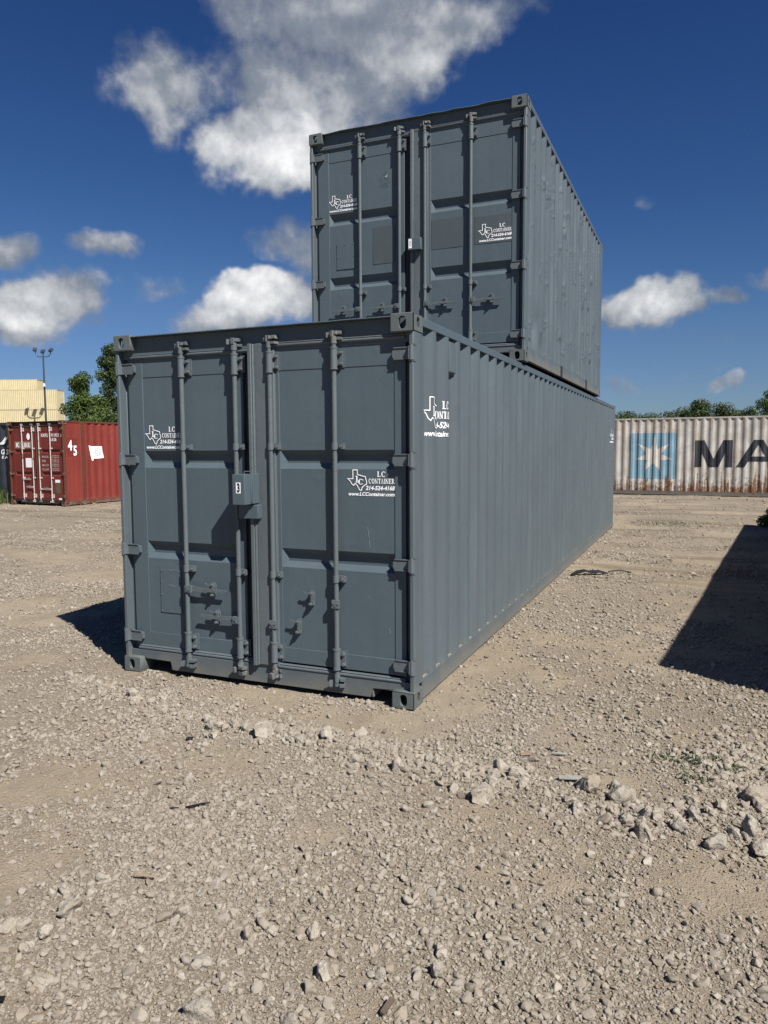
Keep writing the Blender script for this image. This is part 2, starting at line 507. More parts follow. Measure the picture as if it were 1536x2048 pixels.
def prism(bm, pts, axis, a0, a1):
    """closed polygon extruded along an axis; pts are the other two coordinates in xyz order"""
    def mk(p, a):
        return {'x': (a, p[0], p[1]), 'y': (p[0], a, p[1]), 'z': (p[0], p[1], a)}[axis]
    A = [bm.verts.new(mk(p, a0)) for p in pts]; B = [bm.verts.new(mk(p, a1)) for p in pts]
    n = len(pts)
    bm.faces.new(A); bm.faces.new(B[::-1])
    for i in range(n):
        bm.faces.new((A[i], B[i], B[(i + 1) % n], A[(i + 1) % n]))


def mesh_of(name, bm, mat, ang=33, recalc=True):
    if recalc:
        bmesh.ops.recalc_face_normals(bm, faces=bm.faces[:])
    lim = math.radians(ang)
    for f in bm.faces: f.smooth = True
    for e in bm.edges:
        if len(e.link_faces) == 2:
            e.smooth = e.calc_face_angle(0) < lim
    me = bpy.data.meshes.new(name)
    bm.to_mesh(me); bm.free()
    if mat: me.materials.append(MATS[mat])
    return me


def link(name, me, parent=None, loc=None, rot=None, scale=None):
    o = bpy.data.objects.new(name, me)
    COL.objects.link(o)
    if parent: o.parent = parent
    if loc is not None: o.location = loc
    if rot is not None: o.rotation_euler = rot
    if scale is not None: o.scale = scale
    return o


def add(name, bm, mat, parent=None, bevel=0.0, loc=None, rot=None, ang=33, recalc=True, seg=2):
    o = link(name, mesh_of(name, bm, mat, ang, recalc), parent, loc, rot)
    if bevel:
        md = o.modifiers.new('bevel', 'BEVEL'); md.width = bevel; md.segments = seg
        md.limit_method = 'ANGLE'; md.angle_limit = math.radians(40)
    return o


def tag(o, label=None, cat=None, group=None, kind=None):
    if label: o['label'] = label
    if cat: o['category'] = cat
    if group: o['group'] = group
    if kind: o['kind'] = kind
    return o


def empty(name, loc, rz=0.0):
    o = bpy.data.objects.new(name, None); COL.objects.link(o)
    o.location = loc; o.rotation_euler = (0, 0, rz); o.empty_display_size = .3
    return o


# ---- value noise for terrain and dents
_tab = np.random.RandomState(5).rand(256, 256)


def vnoise(x, y):
    x = np.asarray(x, float); y = np.asarray(y, float)
    xi = np.floor(x).astype(int); yi = np.floor(y).astype(int)
    fx = x - xi; fy = y - yi
    fx = fx * fx * (3 - 2 * fx); fy = fy * fy * (3 - 2 * fy)
    a = _tab[xi & 255, yi & 255]; b = _tab[(xi + 1) & 255, yi & 255]
    c = _tab[xi & 255, (yi + 1) & 255]; d = _tab[(xi + 1) & 255, (yi + 1) & 255]
    return (a * (1 - fx) + b * fx) * (1 - fy) + (c * (1 - fx) + d * fx) * fy


def fbm(x, y, o=4, g=.5):
    s = 0; a = 1; t = 0
    for i in range(o):
        s = s + a * vnoise(x * 2 ** i + 17.3 * i, y * 2 ** i + 9.1 * i); t += a; a *= g
    return s / t


# ------------------------------------------------------------------ ground
RIDGE = [(-0.6, -.25), (0.5, -.52), (1.4, -.78), (2.1, -.68), (2.9, -.80), (3.3, -.85), (3.9, -.92), (4.5, -.85), (6.5, -.5)]


def ridge_dist(x, y):
    d = np.full(np.shape(x), 9.0)
    for (x0, y0), (x1, y1) in zip(RIDGE[:-1], RIDGE[1:]):
        dx, dy = x1 - x0, y1 - y0
        t = np.clip(((x - x0) * dx + (y - y0) * dy) / (dx * dx + dy * dy), 0, 1)
        d = np.minimum(d, np.hypot(x - x0 - t * dx, y - y0 - t * dy))
    return d


def smooth(a, b, v):
    t = np.clip((v - a) / (b - a), 0, 1)
    return t * t * (3 - 2 * t)


def height(x, y):
    x = np.asarray(x, float); y = np.asarray(y, float)
    h = (fbm(x * .45 + 3, y * .45 + 8, 3) - .5) * .07
    h = h + (fbm(x * 2.1, y * 2.1, 3) - .5) * .030
    h = h + (fbm(x * 9 + 40, y * 9, 3) - .5) * .013
    h = h + .016 * np.exp(-(ridge_dist(x, y) / .13) ** 2)
    # tyre ruts crossing the lane beyond the container and the gap beside it
    u = y + .12 * x
    rut = np.exp(-((u - 7.1) / .28) ** 2) + np.exp(-((u - 8.9) / .28) ** 2) + .8 * np.exp(-((u - 14.6) / .35) ** 2) + .8 * np.exp(-((u - 16.6) / .4) ** 2)
    h = h + (-.035 * rut + .02 * np.exp(-((u - 7.75) / .25) ** 2)) * smooth(2.5, 2.9, x)
    # level pad under the grey container
    dx = np.maximum(np.maximum(-x, x - 2.44), 0); dy = np.maximum(np.maximum(-y, y - 12.2), 0)
    pad = 1 - smooth(.0, .55, np.hypot(dx, dy))
    h = h * (1 - pad) + pad * (-.004 + (fbm(x * 7, y * 7, 2) - .5) * .012)
    h = h - .10 * smooth(14, 24, y) * smooth(-6, 0, x)
    far = smooth(25, 60, np.hypot(x, y))
    return h * (1 - far) - .1 * far * 0


def gravel_amount(x, y):
    """0 packed fines, 1 loose stone"""
    n = fbm(x * .9 + 11, y * .9 + 5, 4)
    n2 = fbm(x * 3.1 + 1, y * 3.1 + 33, 3)
    g = .56 + (n - .5) * 2.3 + (n2 - .5) * .9
    g = g + .30 * smooth(-1.0, -1.9, y) * smooth(1.0, 2.4, x + .0 * y)
    g = g - .45 * np.exp(-(((x - 2.0) / .8) ** 2 + ((y + .33) / .20) ** 2))
    g = g - .50 * np.exp(-(((x - 2.95) / .38) ** 2 + ((y - .15) / .35) ** 2))
    g = g - .40 * np.exp(-(((x - 3.5) / .3) ** 2 + ((y + .1) / .5) ** 2))
    g = g - .45 * np.exp(-(((x - 4.35) / .45) ** 2 + ((y + 1.45) / .28) ** 2))
    g = g - .30 * np.exp(-(((x - 1.3) / .35) ** 2 + ((y + 1.05) / .2) ** 2))
    g = g + .45 * np.exp(-(((x - 3.15) / .14) ** 2 + ((y + .02) / .45) ** 2))
    g = g + .35 * np.exp(-(ridge_dist(x, y) / .16) ** 2)
    g = g - .12 * smooth(.3, 2.0, y)
    return np.clip(g, 0, 1)


def axis_pts(lo, hi, step, ends):
    a = list(np.arange(lo, hi, step))
    def grow(start, end, s):
        out = []; p = start; d = abs(s); sg = 1 if end > start else -1
        while (end - p) * sg > 0:
            d = min(d * 1.13, 160); p = p + sg * d; out.append(p)
        return out
    return np.array(sorted(grow(lo, ends[0], step) + a + grow(hi, ends[1], step)))


gx = axis_pts(-1.5, 6.0, .022, (-2500, 2500))
gy = axis_pts(-4.2, 3.2, .022, (-2500, 2500))
# medium density lane beside the container
X, Y = np.meshgrid(gx, gy, indexing='ij')
Z = height(X, Y)
nx, ny = X.shape
co = np.stack([X, Y, Z], -1).reshape(-1, 3)
idx = np.arange(nx * ny).reshape(nx, ny)
q = np.stack([idx[:-1, :-1], idx[1:, :-1], idx[1:, 1:], idx[:-1, 1:]], -1).reshape(-1, 4)
gm = bpy.data.meshes.new('ground')
gm.vertices.add(len(co)); gm.vertices.foreach_set('co', co.ravel())
gm.loops.add(q.size); gm.loops.foreach_set('vertex_index', q.ravel())
gm.polygons.add(len(q)); gm.polygons.foreach_set('loop_start', np.arange(0, q.size, 4))
gm.polygons.foreach_set('use_smooth', np.ones(len(q), bool))
gm.update(calc_edges=True)
at_ = gm.attributes.new('gravel', 'FLOAT', 'POINT')
at_.data.foreach_set('value', gravel_amount(X, Y).ravel().astype(np.float32))
gm.materials.append(MATS['caliche_ground'])
tag(link('ground', gm), kind='structure')

# ------------------------------------------------------------------ loose gravel (uncountable: one object)


def rock_bm(rs, n=22, flat=.62, rough=.0, sub=0):
    bm = bmesh.new()
    for i in range(n):
        v = Vector((rs.gauss(0, 1), rs.gauss(0, 1), rs.gauss(0, 1))).normalized()
        k = rs.uniform(.78, 1.05)
        bm.verts.new((v.x * k, v.y * k * rs.uniform(.7, .85), v.z * k * flat))
    r = bmesh.ops.convex_hull(bm, input=bm.verts[:])
    bmesh.ops.delete(bm, geom=[g for g in r['geom_interior'] if isinstance(g, bmesh.types.BMVert)], context='VERTS')
    if sub:
        bmesh.ops.bevel(bm, geom=bm.edges[:], offset=.10, segments=1, affect='EDGES', profile=.5, clamp_overlap=True)
        bmesh.ops.triangulate(bm, faces=bm.faces[:])
        bmesh.ops.subdivide_edges(bm, edges=bm.edges[:], cuts=sub, use_grid_fill=True)
        from mathutils import noise as mn
        off = Vector((rs.uniform(0, 50), rs.uniform(0, 50), rs.uniform(0, 50)))
        bm.normal_update()
        for v in bm.verts:
            d = (mn.fractal(v.co * 1.5 + off, .9, 2.0, 5) - .15) * rough
            v.co += v.normal * d
    return bm


rs = random.Random(3)
peb = bpy.data.collections.new('pebble_shapes')
for i in range(14):
    bm = rock_bm(rs, rs.choice((12, 14, 18, 24)), rs.uniform(.62, .92))
    bmesh.ops.bevel(bm, geom=bm.edges[:], offset=.07, segments=1, affect='EDGES', profile=.5, clamp_overlap=True)
    me = mesh_of('pebble', bm, 'limestone', ang=30)
    o = bpy.data.objects.new('pebble', me)
    peb.objects.link(o)

NP = np.random.RandomState(11)


def scatter(n, xr, yr, smin, smax, power, bias):
    x = NP.uniform(*xr, n); y = NP.uniform(*yr, n)
    g = gravel_amount(x, y)
    keep = NP.rand(n) < np.clip(g * bias + .04, 0, 1)
    keep &= ~((x > .02) & (x < 2.42) & (y > .06) & (y < 12.1))
    x, y, g = x[keep], y[keep], g[keep]
    s = smin * (1 - NP.rand(len(x)) * (1 - (smin / smax) ** power)) ** (-1 / power)
    return x, y, s


parts = [scatter(210000, (1.0, 5.3), (-3.5, .2), .0030, .009, 2.0, 1.25),     # grit
         scatter(60000, (.6, 5.4), (-3.5, .4), .0066, .020, 1.75, 1.2),        # pebbles
         scatter(4200, (.2, 5.4), (-3.5, .4), .017, .034, 2.0, 1.1),          # cobbles
         scatter(110000, (-4, 6.2), (-2.2, 3.4), .0055, .026, 1.9, 1.1),
         scatter(120000, (-9, 6.8), (.2, 14), .009, .032, 2.1, 1.05),
         scatter(22000, (-24, 14), (6, 26), .018, .05, 2.6, 1.0)]
rd_n = 5200                                                                   # spill along the ridge
ti = NP.randint(0, len(RIDGE) - 1, rd_n); tt = NP.rand(rd_n)
RA = np.array(RIDGE)
rx_ = RA[ti, 0] * (1 - tt) + RA[ti + 1, 0] * tt + NP.normal(0, .09, rd_n)
ry_ = RA[ti, 1] * (1 - tt) + RA[ti + 1, 1] * tt + NP.normal(0, .085, rd_n)
clump = fbm(rx_ * 2.3, ry_ * 2.3, 2) > .47
parts.append((rx_[clump], ry_[clump], .008 * (1 - NP.rand(clump.sum()) * (1 - (.008 / .034) ** 1.7)) ** (-1 / 1.7)))
cx_ = NP.normal(4.42, .17, 1500); cy_ = NP.normal(-.1, .2, 1500)              # the heap by the weeds
parts.append((cx_, cy_, .011 * (1 - NP.rand(1500) * (1 - (.011 / .036) ** 2)) ** (-1 / 2)))
sx = np.concatenate([p[0] for p in parts]); sy = np.concatenate([p[1] for p in parts]); ss = np.concatenate([p[2] for p in parts])
n = len(sx)
scl = ss[:, None] * np.stack([NP.uniform(.85, 1.25, n), NP.uniform(.8, 1.15, n), NP.uniform(.7, 1.1, n)], -1)
sz = height(sx, sy) + ss * NP.uniform(.0, .5, n)
rot = np.stack([NP.normal(0, .35, n), NP.normal(0, .35, n), NP.uniform(0, 2 * PI, n)], -1)
pm = bpy.data.meshes.new('gravel')
pm.vertices.add(n); pm.vertices.foreach_set('co', np.stack([sx, sy, sz], -1).ravel())
for nm, ty, arr in (('rot', 'FLOAT_VECTOR', rot), ('scl', 'FLOAT_VECTOR', scl)):
    a_ = pm.attributes.new(nm, ty, 'POINT'); a_.data.foreach_set('vector', arr.ravel().astype(np.float32))
a_ = pm.attributes.new('idx', 'INT', 'POINT'); a_.data.foreach_set('value', NP.randint(0, 14, n).astype(np.int32))
gravel = tag(link('gravel', pm), 'loose pale limestone gravel spread over the packed yard', 'gravel', kind='stuff')
ng = bpy.data.node_groups.new('gravel_scatter', 'GeometryNodeTree')
ng.interface.new_socket('Geometry', in_out='INPUT', socket_type='NodeSocketGeometry')
ng.interface.new_socket('Geometry', in_out='OUTPUT', socket_type='NodeSocketGeometry')
GN = NT(ng)
gi = GN.node('NodeGroupInput'); go = GN.node('NodeGroupOutput')
iop = GN.node('GeometryNodeInstanceOnPoints'); ci = GN.node('GeometryNodeCollectionInfo')
ci.inputs['Collection'].default_value = peb
ci.inputs['Separate Children'].default_value = True
ci.inputs['Reset Children'].default_value = True


def named(nm, ty):
    nd = GN.node('GeometryNodeInputNamedAttribute'); nd.data_type = ty; nd.inputs['Name'].default_value = nm
    return [o for o in nd.outputs if o.enabled and o.name == 'Attribute'][0]


GN.put(iop.inputs['Points'], gi.outputs[0])
GN.put(iop.inputs['Instance'], ci.outputs[0])
iop.inputs['Pick Instance'].default_value = True
GN.put(iop.inputs['Instance Index'], named('idx', 'INT'))
e2r = GN.node('FunctionNodeEulerToRotation'); GN.put(e2r.inputs[0], named('rot', 'FLOAT_VECTOR'))
GN.put(iop.inputs['Rotation'], e2r.outputs[0])
GN.put(iop.inputs['Scale'], named('scl', 'FLOAT_VECTOR'))
GN.put(go.inputs[0], iop.outputs[0])
md = gravel.modifiers.new('scatter', 'NODES'); md.node_group = ng

# ------------------------------------------------------------------ flat lettering


def text_bm(s, size=1.0, shear=0.0, bold=0.0, sx=1.0, spacing=1.0):
    cu = bpy.data.curves.new('lettering', 'FONT')
    cu.body = s; cu.size = size; cu.shear = shear; cu.offset = bold; cu.space_character = spacing
    cu.resolution_u = 3; cu.fill_mode = 'FRONT'
    ob = bpy.data.objects.new('lettering', cu); COL.objects.link(ob)
    dg = bpy.context.evaluated_depsgraph_get()
    me = bpy.data.meshes.new_from_object(ob.evaluated_get(dg))
    bm = bmesh.new(); bm.from_mesh(me)
    bpy.data.objects.remove(ob); bpy.data.curves.remove(cu); bpy.data.meshes.remove(me)
    for v in bm.verts: v.co.x *= sx; v.co.z = 0
    return bm


def fit(bm, x0, x1, z0, z1):
    """flat letters to a box; x along, y up"""
    xs = [v.co.x for v in bm.verts]; ys = [v.co.y for v in bm.verts]
    a, b, c, d = min(xs), max(xs), min(ys), max(ys)
    for v in bm.verts:
        v.co.x = x0 + (v.co.x - a) / (b - a) * (x1 - x0)
        v.co.y = z0 + (v.co.y - c) / (d - c) * (z1 - z0)
    return bm


def join(dst, src):
    m = {}
    for v in src.verts: m[v] = dst.verts.new(v.co)
    for f in src.faces:
        try: dst.faces.new([m[v] for v in f.verts])
        except ValueError: pass
    src.free()


_lift = [0]


def poly2(bm, pts):
    _lift[0] = (_lift[0] + 1) % 24           # each stroke a hair above the one before: no two faces share a plane
    bm.faces.new([bm.verts.new((p[0], p[1], _lift[0] * 3e-5)) for p in pts])


def rect2(bm, x0, x1, y0, y1):
    poly2(bm, [(x0, y0), (x1, y0), (x1, y1), (x0, y1)])


def line2(bm, pts, w, closed=False):
    """mitred stroke along a path"""
    n = len(pts); P = [Vector(p) for p in pts]; L_, R_ = [], []
    for i in range(n):
        a = P[i - 1] if (i > 0 or closed) else None; b = P[(i + 1) % n] if (i < n - 1 or closed) else None
        d0 = (P[i] - a).normalized() if a is not None else (b - P[i]).normalized(); d1 = (b - P[i]).normalized() if b is not None else d0
        n0 = Vector((-d0.y, d0.x)); m = n0 + Vector((-d1.y, d1.x)); m = m / max(.35, m.length) if m.length > 1e-6 else n0
        k = min(2.2, 1 / max(.3, m.dot(n0)))
        L_.append(P[i] + m * (w / 2 * k)); R_.append(P[i] - m * (w / 2 * k))
    for i in range(n if closed else n - 1):
        j = (i + 1) % n
        poly2(bm, [R_[i], R_[j], L_[j], L_[i]])


def arc2(bm, cx, cy, rx, ry, a0, a1, wx, wy, n=14):
    """thick-thin stroke: thick on the sides, thin at top and bottom"""
    P = []
    for i in range(n + 1):
        a = math.radians(a0 + (a1 - a0) * i / n)
        c, s = math.cos(a), math.sin(a)
        P.append(((cx + rx * c, cy + ry * s), (cx + (rx - wx) * c, cy + (ry - wy) * s)))
    for i in range(n):
        poly2(bm, [P[i][0], P[i + 1][0], P[i + 1][1], P[i][1]])


def serif_letter(ch):
    """a roman capital in a box 1 high; returns (bmesh, width)"""
    bm = bmesh.new(); T = .21; t = .09; s = .085
    def ser(x0, x1, y): rect2(bm, x0, x1, y, y + s)
    if ch == 'L':
        rect2(bm, .10, .10 + T, s, 1 - s); ser(0, .35, 0); ser(0, .35, 1 - s); rect2(bm, .35, .68, 0, s); poly2(bm, [(.58, s), (.68, s), (.70, .28), (.67, .28)]); w = .72
    elif ch == 'I':
        rect2(bm, .09, .09 + T, s, 1 - s); ser(0, .33, 0); ser(0, .33, 1 - s); w = .33
    elif ch == 'C':
        arc2(bm, .42, .5, .42, .52, 42, 318, .20, .095, 18); poly2(bm, [(.70, .62), (.74, .62), (.76, 1.0), (.70, .86)]); w = .80
    elif ch == 'O':
        arc2(bm, .42, .5, .42, .52, 0, 360, .20, .095, 24); w = .84
    elif ch == 'N':
        rect2(bm, .10, .10 + t, s, 1 - s); rect2(bm, .68, .68 + t, s, 1 - s); ser(0, .26, 0); ser(.56, .86, 1 - s)
        poly2(bm, [(.0, 1), (.20, 1), (.74, 0), (.58, 0)]); w = .86
    elif ch == 'T':
        rect2(bm, .28, .28 + T, s, 1 - s); ser(.18, .53, 0); rect2(bm, 0, .71, 1 - s, 1); poly2(bm, [(0, .72), (.03, .72), (.10, 1 - s), (0, 1 - s)]); poly2(bm, [(.71, .72), (.68, .72), (.61, 1 - s), (.71, 1 - s)]); w = .71
    elif ch == 'A':
        poly2(bm, [(.10, s), (.16, s), (.43, 1), (.37, 1)]); poly2(bm, [(.34, 1), (.46, 1), (.78, s), (.62, s)]); ser(0, .26, 0); ser(.54, .88, 0); rect2(bm, .20, .62, .32, .38); w = .88
    elif ch == 'E':
        rect2(bm, .10, .10 + T, s, 1 - s); rect2(bm, 0, .66, 0, s); rect2(bm, 0, .64, 1 - s, 1); rect2(bm, .25, .50, .48, .54)
        poly2(bm, [(.56, s), (.66, s), (.69, .28), (.66, .28)]); poly2(bm, [(.55, 1 - s), (.64, 1 - s), (.64, .76), (.61, .76)]); rect2(bm, .46, .50, .38, .64); w = .70
    elif ch == 'R':
        rect2(bm, .10, .10 + T, s, 1 - s); ser(0, .35, 0); rect2(bm, 0, .40, 1 - s, 1); arc2(bm, .38, .745, .30, .255, 90, -90, .14, .06, 10); rect2(bm, .25, .40, .49, .55)
        poly2(bm, [(.34, .5), (.48, .5), (.80, s), (.64, s)]); ser(.62, .86, 0); w = .84
    return bm, w


def serif_text(s, gap=.08):
    bm = bmesh.new(); x = 0
    for ch in s:
        if ch == ' ': x += .5; continue
        b, w = serif_letter(ch)
        for v in b.verts: v.co.x += x
        join(bm, b); x += w + gap
    return bm


TEXAS = [(0, .57), (.28, .57), (.28, 1), (.51, 1), (.51, .79), (.60, .75), (.70, .735), (.80, .70), (.93, .68), (.95, .56), (1.0, .42), (.98, .31),
         (.86, .24), (.76, .15), (.72, .0), (.62, .03), (.55, .16), (.47, .30), (.38, .335), (.31, .24), (.21, .32), (.14, .45), (.06, .52)]


def logo_bm(line=.0165, bold=.034):
    """the container seller's stencil in a box 1 wide, .5 high"""
    bm = bmesh.new()
    line2(bm, [(x * .41, .10 + y * .40) for x, y in TEXAS], line, True)
    L_, _w = serif_letter('L'); join(bm, fit(L_, .17, .265, .255, .385))
    C_, _w = serif_letter('C'); join(bm, fit(C_, .225, .335, .215, .325))
    join(bm, fit(serif_text('LC', .12), .63, .80, .365, .475))
    join(bm, fit(serif_text('CONTAINER'), .45, .995, .235, .335))
    join(bm, fit(text_bm('214-524-4168', 1, .22, bold), .385, 1.0, .108, .195))
    join(bm, fit(text_bm('www.LCContainer.com', 1, .22, bold), .015, .995, -.005, .070))
    return bm


def decal(name, bm, mat, mapf, parent, cuts=None, label=None, out=(0, -1, 0)):
    """letters laid onto a surface: mapf turns flat (x, y) into a point on it"""
    if cuts is not None:
        for c in cuts:
            bmesh.ops.bisect_plane(bm, geom=bm.verts[:] + bm.edges[:] + bm.faces[:], plane_co=(c, 0, 0), plane_no=(1, 0, 0), dist=1e-5)
    out = Vector(out)
    for v in bm.verts: v.co = Vector(mapf(v.co.x, v.co.y)) + out * v.co.z
    me = bpy.data.meshes.new(name); bm.to_mesh(me); bm.free()
    me.materials.append(MATS[mat])
    o = link(name, me, parent)
    if label: o['label'] = label
    return o


# ------------------------------------------------------------------ shipping containers
CW = 2.438
PITCH = .278
FIT_CACHE = {}


def fitting_mesh(sx, sy, sz, mat):
    """hollow corner casting with oval holes; outer faces towards sx, sy, sz"""
    key = (sx, sy, sz, mat)
    if key in FIT_CACHE: return FIT_CACHE[key]
    A, B, Cc, c = .162, .178, .118, .007
    bm = bmesh.new()
    for x in (0, A):
        for y in (0, B):
            for z in (0, Cc):
                ix = c if x == 0 else -c; iy = c if y == 0 else -c; iz = c if z == 0 else -c
                for p in ((x, y + iy, z + iz), (x + ix, y, z + iz), (x + ix, y + iy, z)):
                    bm.verts.new(p)
    bmesh.ops.convex_hull(bm, input=bm.verts[:])
    bmesh.ops.dissolve_limit(bm, angle_limit=.01, verts=bm.verts[:], edges=bm.edges[:])
    kill = [f for f in bm.faces if f.calc_area() > .008 and (f.normal.x < -.9 or f.normal.y < -.9 or f.normal.z > .9)]
    bmesh.ops.delete(bm, geom=kill, context='FACES_ONLY')

    def holed(a0, a1, b0, b1, ca, cb, hr, hh, mk, depth):
        angs = sorted([2 * PI * i / 24 for i in range(24)] + [math.atan2(bb - cb, aa - ca) % (2 * PI) for aa in (a0, a1) for bb in (b0, b1)])
        O, I, D = [], [], []
        for an in angs:
            dx, dy = math.cos(an), math.sin(an)
            t = min(((a1 - ca) / dx if dx > 1e-9 else ((a0 - ca) / dx if dx < -1e-9 else 9)), ((b1 - cb) / dy if dy > 1e-9 else ((b0 - cb) / dy if dy < -1e-9 else 9)))
            O.append(bm.verts.new(mk(ca + dx * t, cb + dy * t, 0)))
            e = (abs(dx / hr) ** 2.8 + abs(dy / hh) ** 2.8) ** (-1 / 2.8)
            I.append(bm.verts.new(mk(ca + dx * e, cb + dy * e, 0)))
            D.append(bm.verts.new(mk(ca + dx * e, cb + dy * e, depth)))
        m = len(angs)
        for i in range(m):
            j = (i + 1) % m
            bm.faces.new((O[i], O[j], I[j], I[i])); bm.faces.new((I[i], I[j], D[j], D[i]))
    holed(c, A - c, c, Cc - c, .078, .058, .027, .040, lambda a, b, d: (a, d, b), .030)
    holed(c, B - c, c, Cc - c, .085, .058, .027, .040, lambda a, b, d: (d, a, b), .030)
    holed(c, A - c, c, B - c, .080, .088, .032, .060, lambda a, b, d: (a, b, Cc - d), .028)
    bmesh.ops.remove_doubles(bm, verts=bm.verts[:], dist=1e-4)
    if sx > 0:
        for v in bm.verts: v.co.x = -v.co.x
    if sy > 0:
        for v in bm.verts: v.co.y = -v.co.y
    if sz < 0:
        for v in bm.verts: v.co.z = Cc - v.co.z
    FIT_CACHE[key] = mesh_of('corner_fitting', bm, mat, ang=50)
    return FIT_CACHE[key]


def corr_profile(y0, y1, depth=.036, out=.070, sl=.069, inn=.070):
    """trapezoid corrugation: list of (y, inset) break points"""
    pts = [(y0, 0.0)]; y = y0
    while y + out + 2 * sl + inn + out < y1:
        pts += [(y + out, 0.0), (y + out + sl, depth), (y + out + sl + inn, depth), (y + out + 2 * sl + inn, 0.0)]
        y += out + 2 * sl + inn
    pts.append((y1, 0.0))
    return pts


def inset_at(pts, y):
    for (a, da), (b, db) in zip(pts[:-1], pts[1:]):
        if a - 1e-6 <= y <= b + 1e-6:
            return da + (db - da) * (y - a) / max(1e-9, b - a)
    return 0.0


def corr_mesh(name, pts, z0, z1, mk, mat, nz=10, wob=.0015, dents=(), seed=0):
    """corrugated sheet: rounded bends, slightly uneven; dents are (y, z, r, depth)"""
    fine = []
    for i, p in enumerate(pts):
        if 0 < i < len(pts) - 1:
            for q_, k in ((pts[i - 1], .08), (pts[i + 1], .08)):
                fine.append((p[0] + (q_[0] - p[0]) * k, p[1] + (q_[1] - p[1]) * k))
        else:
            fine.append(p)
    ys = np.array([p[0] for p in fine]); ds = np.array([p[1] for p in fine])
    zs = np.linspace(z0, z1, nz + 1)
    YY, ZZ = np.meshgrid(ys, zs, indexing='ij')
    DD = np.repeat(ds[:, None], nz + 1, 1) + (fbm(YY * .9 + seed, ZZ * 1.1 + seed * 3, 3) - .5) * wob * 2
    for (dy, dz, r, dep) in dents:
        DD = DD + dep * np.exp(-(((YY - dy) / r) ** 2 + ((ZZ - dz) / (r * 1.3)) ** 2))
    v = [mk(y, d, z) for y, d, z in zip(YY.ravel(), DD.ravel(), ZZ.ravel())]
    n_ = nz + 1
    f = [(i * n_ + j, (i + 1) * n_ + j, (i + 1) * n_ + j + 1, i * n_ + j + 1) for i in range(len(fine) - 1) for j in range(nz)]
    bm = bmesh.new()
    vv = [bm.verts.new(p) for p in v]
    for ff in f: bm.faces.new([vv[k] for k in ff])
    return mesh_of(name, bm, mat, ang=24)


def hinge_meshes(mat):
    """one butt hinge: blade on the door and the pin knuckle on the post (left-hand one; origin at the pin)"""
    bm = bmesh.new()
    prism(bm, [(.006, -.040), (.070, -.040), (.132, -.030), (.140, -.018), (.140, .018), (.132, .030), (.070, .040), (.006, .040)], 'y', .022, .034)
    bbox(bm, .012, .128, .016, .023, -.040, -.033); bbox(bm, .012, .128, .016, .023, .033, .040)
    prism(bm, [(.0, -.008), (.016, -.010), (.030, .022), (.030, .034), (.004, .030)], 'z', -.040, .040)
    bbox(bm, .100, .138, .032, .052, -.026, .026)
    cyl(bm, (0, .004, -.046), (0, .004, .046), .0165)
    cyl(bm, (0, .004, .046), (0, .004, .055), .010); cyl(bm, (0, .004, -.055), (0, .004, -.046), .010)
    bbox(bm, -.021, -.002, .002, .050, -.057, -.047); bbox(bm, -.021, -.002, .002, .050, .047, .057)
    L_ = mesh_of('hinge', bm, mat)
    R_ = L_.copy()
    bm = bmesh.new(); bm.from_mesh(R_)
    for v in bm.verts: v.co.x = -v.co.x
    bmesh.ops.reverse_faces(bm, faces=bm.faces[:])
    bm.to_mesh(R_); bm.free()
    return L_, R_


def sleeve_mesh(mat):      # long bar guide with its bolted plate (right of the bar)
    bm = bmesh.new()
    cyl(bm, (0, 0, -.062), (0, 0, .062), .0255, n=18)
    cyl(bm, (0, 0, .062), (0, 0, .074), .028, n=18); cyl(bm, (0, 0, -.074), (0, 0, -.062), .028, n=18)
    bbox(bm, .010, .056, .014, .036, -.050, .050)
    bbox(bm, .030, .068, .030, .042, -.060, .060)
    for z in (-.036, .036):
        cyl(bm, (.047, .016, z), (.047, -.006, z), .0125, n=6); cyl(bm, (.047, -.006, z), (.047, -.012, z), .007, n=8)
    return mesh_of('bar_bracket', bm, mat)


def clamp_mesh(mat):       # short bar guide
    bm = bmesh.new()
    cyl(bm, (0, 0, -.024), (0, 0, .024), .0235, n=18)
    bbox(bm, .008, .058, .006, .030, -.022, .022)
    bbox(bm, .036, .064, -.004, .034, -.019, .019)
    cyl(bm, (.048, -.004, 0), (.048, -.018, 0), .011, n=6)
    return mesh_of('bar_clamp', bm, mat)


def cam_mesh(mat, seed):     # the hook at a bar's end and its keeper on the frame; z points away from the door
    r_ = random.Random(seed)
    bm = bmesh.new()
    cyl(bm, (0, 0, -.055), (0, 0, .0), .021, .0235, n=14)
    cyl(bm, (0, 0, .0), (0, 0, .026), .017, n=12)
    prism(bm, [(-.030, .002), (-.012, -.022), (.020, -.026), (.046, -.010), (.050, .012), (.026, .020), (-.010, .024)], 'z', .004, .026)
    prism(bm, [(-.022, -.020), (-.002, -.030), (.010, -.018), (-.006, .0)], 'z', -.012, .030)
    bbox(bm, .018, .058, -.010, .036, .006, .030)
    bbox(bm, .020, .058, -.012, .036, -.030, -.012)
    bbox(bm, -.052, -.030, -.004, .036, -.014, .022)
    cyl(bm, (.040, -.018, .018), (.040, .0, .018), .011, n=8)
    for v in bm.verts:
        v.co += Vector((r_.uniform(-.002, .002), r_.uniform(-.002, .002), r_.uniform(-.002, .002)))
    return mesh_of('locking_cam', bm, mat)


